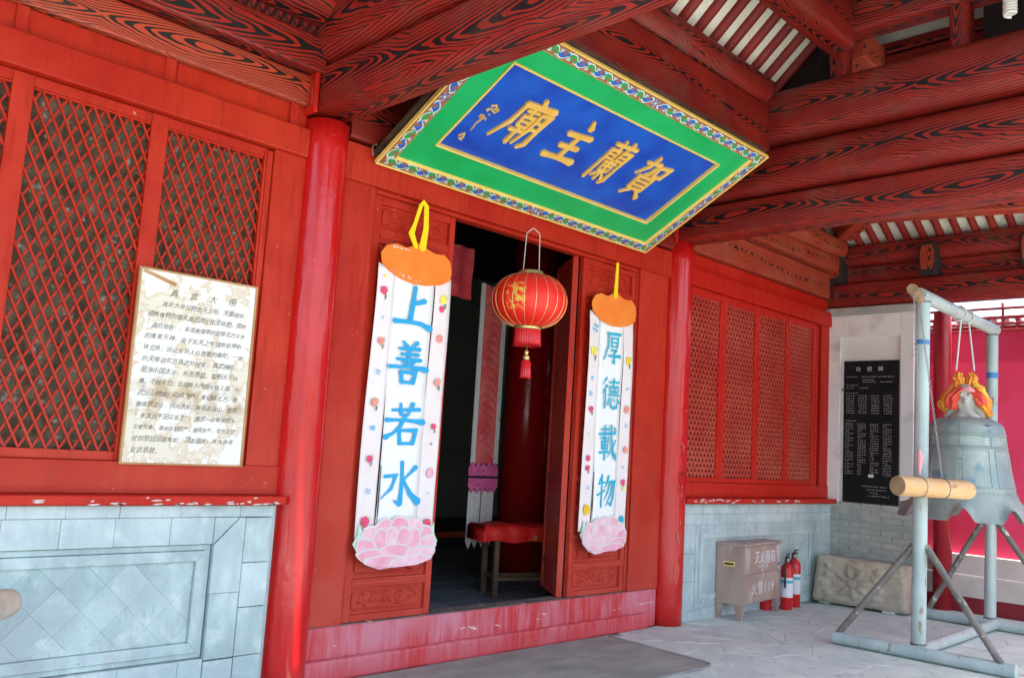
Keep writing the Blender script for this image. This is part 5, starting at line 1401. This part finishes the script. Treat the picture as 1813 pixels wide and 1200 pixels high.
# the other five sides
def side(A, B_, n1=24, n2=10):
    V_ = []; 
    for j in range(n2+1):
        for i in range(n1+1):
            p = A(i/n1).lerp(B_(i/n1), j/n2); nn_ = mnoise.noise(p*9)*.010
            e = min(j, n2-j)/n2
            V_.append(p+Vector((0, nn_*(e > 0), nn_*(e > 0))))
    cs.add(V_, [(j*(n1+1)+i, j*(n1+1)+i+1, (j+1)*(n1+1)+i+1, (j+1)*(n1+1)+i) for j in range(n2) for i in range(n1)], 0, True)
bk = lambda p: Vector((TK/2, p.y*.98, p.z*.97))
side(lambda t: spt(t, 1), lambda t: bk(spt(t, 1))); side(lambda t: spt(1, 1-t), lambda t: bk(spt(1, 1-t)), 14); side(lambda t: spt(0, t), lambda t: bk(spt(0, t)), 14); side(lambda t: bk(spt(t, 1)), lambda t: bk(spt(t, 0)))
side(lambda t: spt(1-t, 0), lambda t: bk(spt(1-t, 0)))
cs.xf(SM)
cs.build('carved_stone', 'carved', label='low weathered carved stone block with flower relief resting before the brick pier', cat='carved stone')
for y, l_ in ((-.22, 'wedge stone under the left end of the carved block'), (-.93, 'wedge stone under the right end of the carved block')):
    MB().box(6.76, y-.06, 0, 6.95, y+.06, .028).build('wedge_stone', 'paving', bevel=.006, label=l_, cat='stone')

mt = thing('floor_mat', 'worn grey mat with raised rim lying before the threshold', 'mat', (1.8, -.6, 0))
pts = [(.25,-.09),(.25,-1.17),(2.85,-1.19),(2.94,-1.15),(2.965,-1.07),(3.0,-.6),(3.04,-.09)]
MB().poly(pts[::-1], .006, (0,0,.002), X, Y, Z).build('mat_sheet', 'mat', mt)
MB().tube([(p[0], p[1], .008) for p in pts], .010, 8).build('mat_rim', 'matedge', mt)

# ------------------------------------------------------------ inside the hall
t = thing('hall_column', 'dark red interior column behind the lantern', 'column', (4.33, 2.2, 0))
MB().lathe([(.27,0),(.26,4.3)], (4.33,2.2,0), 36).build('shaft', 'column', t)
t = thing('altar_table', 'low wooden bench under a red cloth inside the door', 'table', (3.1, 1.2, .16))
TM = Matrix.Translation((2.68, 1.03, 0)) @ Matrix.Rotation(R(-19), 4, 'Z')
def tbx(nm, m_, *c, bevel=.004): return MB().box(*c).xf(TM).build(nm, m_, t, bevel=bevel)
tbx('table_top', 'oldwood', .03, .02, .665, 1.15, .36, .705)
for x, y in ((.13,.06),(1.05,.06),(.13,.31),(1.05,.31)): tbx('leg', 'oldwood', x-.024, y-.024, .16, x+.024, y+.024, .665)
for y in (.06,.31): tbx('stretcher', 'oldwood', .158, y-.013, .30, 1.02, y+.013, .335)
for x in (.13,1.05): tbx('stretcher', 'oldwood', x-.012, .09, .32, x+.012, .28, .35)
mb = MB(); nx_ = 60; vs_ = []; prf = [(.0,.655),(-.01,.72),(.0,.785),(.03,.803),(.35,.803),(.385,.78),(.39,.655)]
for i in range(nx_+1):
    x = -.03+1.22*i/nx_
    for k, (y, z) in enumerate(prf):
        e = (1 if i in (0, nx_) else 0)
        vs_.append((x+(.03 if i == 0 and k in (3,4) else 0), y+.008*math.sin(x*31+k*.8), z+.010*math.sin(x*17+k)-(.03*e if 1 < k < 5 else 0)))
n = len(prf)
mb.add(vs_, [(i*n+k, (i+1)*n+k, (i+1)*n+k+1, i*n+k+1) for i in range(nx_) for k in range(n-1)]+[tuple(range(n)), tuple(range(nx_*n, nx_*n+n))[::-1]], 0, True)
mb.xf(TM).build('table_cloth', 'redcloth', label='red cloth with gold pattern over the low bench inside', cat='tablecloth')
t = thing('prayer_streamer', 'long pink silk streamer with lotus and silver tails hanging inside the door', 'streamer', (3.0, 1.5, .5))
mb = MB(); nz_ = 130; nx_ = 14; vs_ = []; x0, x1 = 2.835, 3.195
for j in range(nz_+1):
    z = 1.34+1.75*j/nz_
    for i in range(nx_+1):
        u = i/nx_; fold = .022*math.sin((z*11.0+ (2*(u-.5))**2*1.6)*2*math.pi/1.0)
        vs_.append((x0+.05+(x1-x0-.10)*u, 1.5-.02+fold*(1-(2*u-1)**2), z+.10*(2*u-1)**2*0))
mb.add(vs_, [(j*(nx_+1)+i, j*(nx_+1)+i+1, (j+1)*(nx_+1)+i+1, (j+1)*(nx_+1)+i) for j in range(nz_) for i in range(nx_)], 0, True).build('ruched_silk', 'silk', t)
for xa in (x0, x1-.055): bx('brocade_edge', 'silver', xa, 1.475, 1.34, xa+.055, 1.49, 3.10, parent=t, bevel=.003)
mb = MB()
for row, (zz, up) in enumerate(((1.22, 1), (1.20, -1))):
    for k in range(5):
        cx = x0-.01+.37*(k+.5)/5; P = [(cx-.045, zz), (cx-.05, zz+up*.07), (cx, zz+up*.145), (cx+.05, zz+up*.07), (cx+.045, zz)]
        if up < 0: P = P[::-1]
        mb.poly([(a_, b_) for a_, b_ in P][::-1], .012+.002*(k % 2), (0, 1.485-.004*row, 0), X, Z, -Y)
mb.build('lotus_petals', 'magenta', t, bevel=.004)
for k in range(4):
    xa = x0+.01+k*.088
    MB().poly([(xa,1.08),(xa,.60),(xa+.04,.53),(xa+.08,.60),(xa+.08,1.08)], .006, (0,1.5+.006*(k % 2),0), X, Z, -Y).build('silver_tail', 'silver', t, bevel=.003)
t = thing('valance', 'faded red valance cloth hanging in the dark hall', 'valance', (2.5, 1.6, 2.9))
mb = MB(); vs_ = []
for i in range(61):
    x = 1.55+1.25*i/60
    for k in range(7): vs_.append((x, 1.6+.02*math.sin(x*26)+.01*math.sin(k+x*9), 2.93+.085*k))
mb.add(vs_, [(i*7+k, (i+1)*7+k, (i+1)*7+k+1, i*7+k+1) for i in range(60) for k in range(6)], 0, True).build('valance_cloth', 'rosecloth', t)
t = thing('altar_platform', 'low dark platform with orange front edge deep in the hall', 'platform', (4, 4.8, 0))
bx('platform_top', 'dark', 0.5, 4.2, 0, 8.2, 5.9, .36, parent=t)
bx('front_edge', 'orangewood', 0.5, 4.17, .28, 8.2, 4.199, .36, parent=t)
print('objects', len(bpy.data.objects), 'tris', sum(len(o.data.polygons) for o in bpy.data.objects if o.type == 'MESH'))
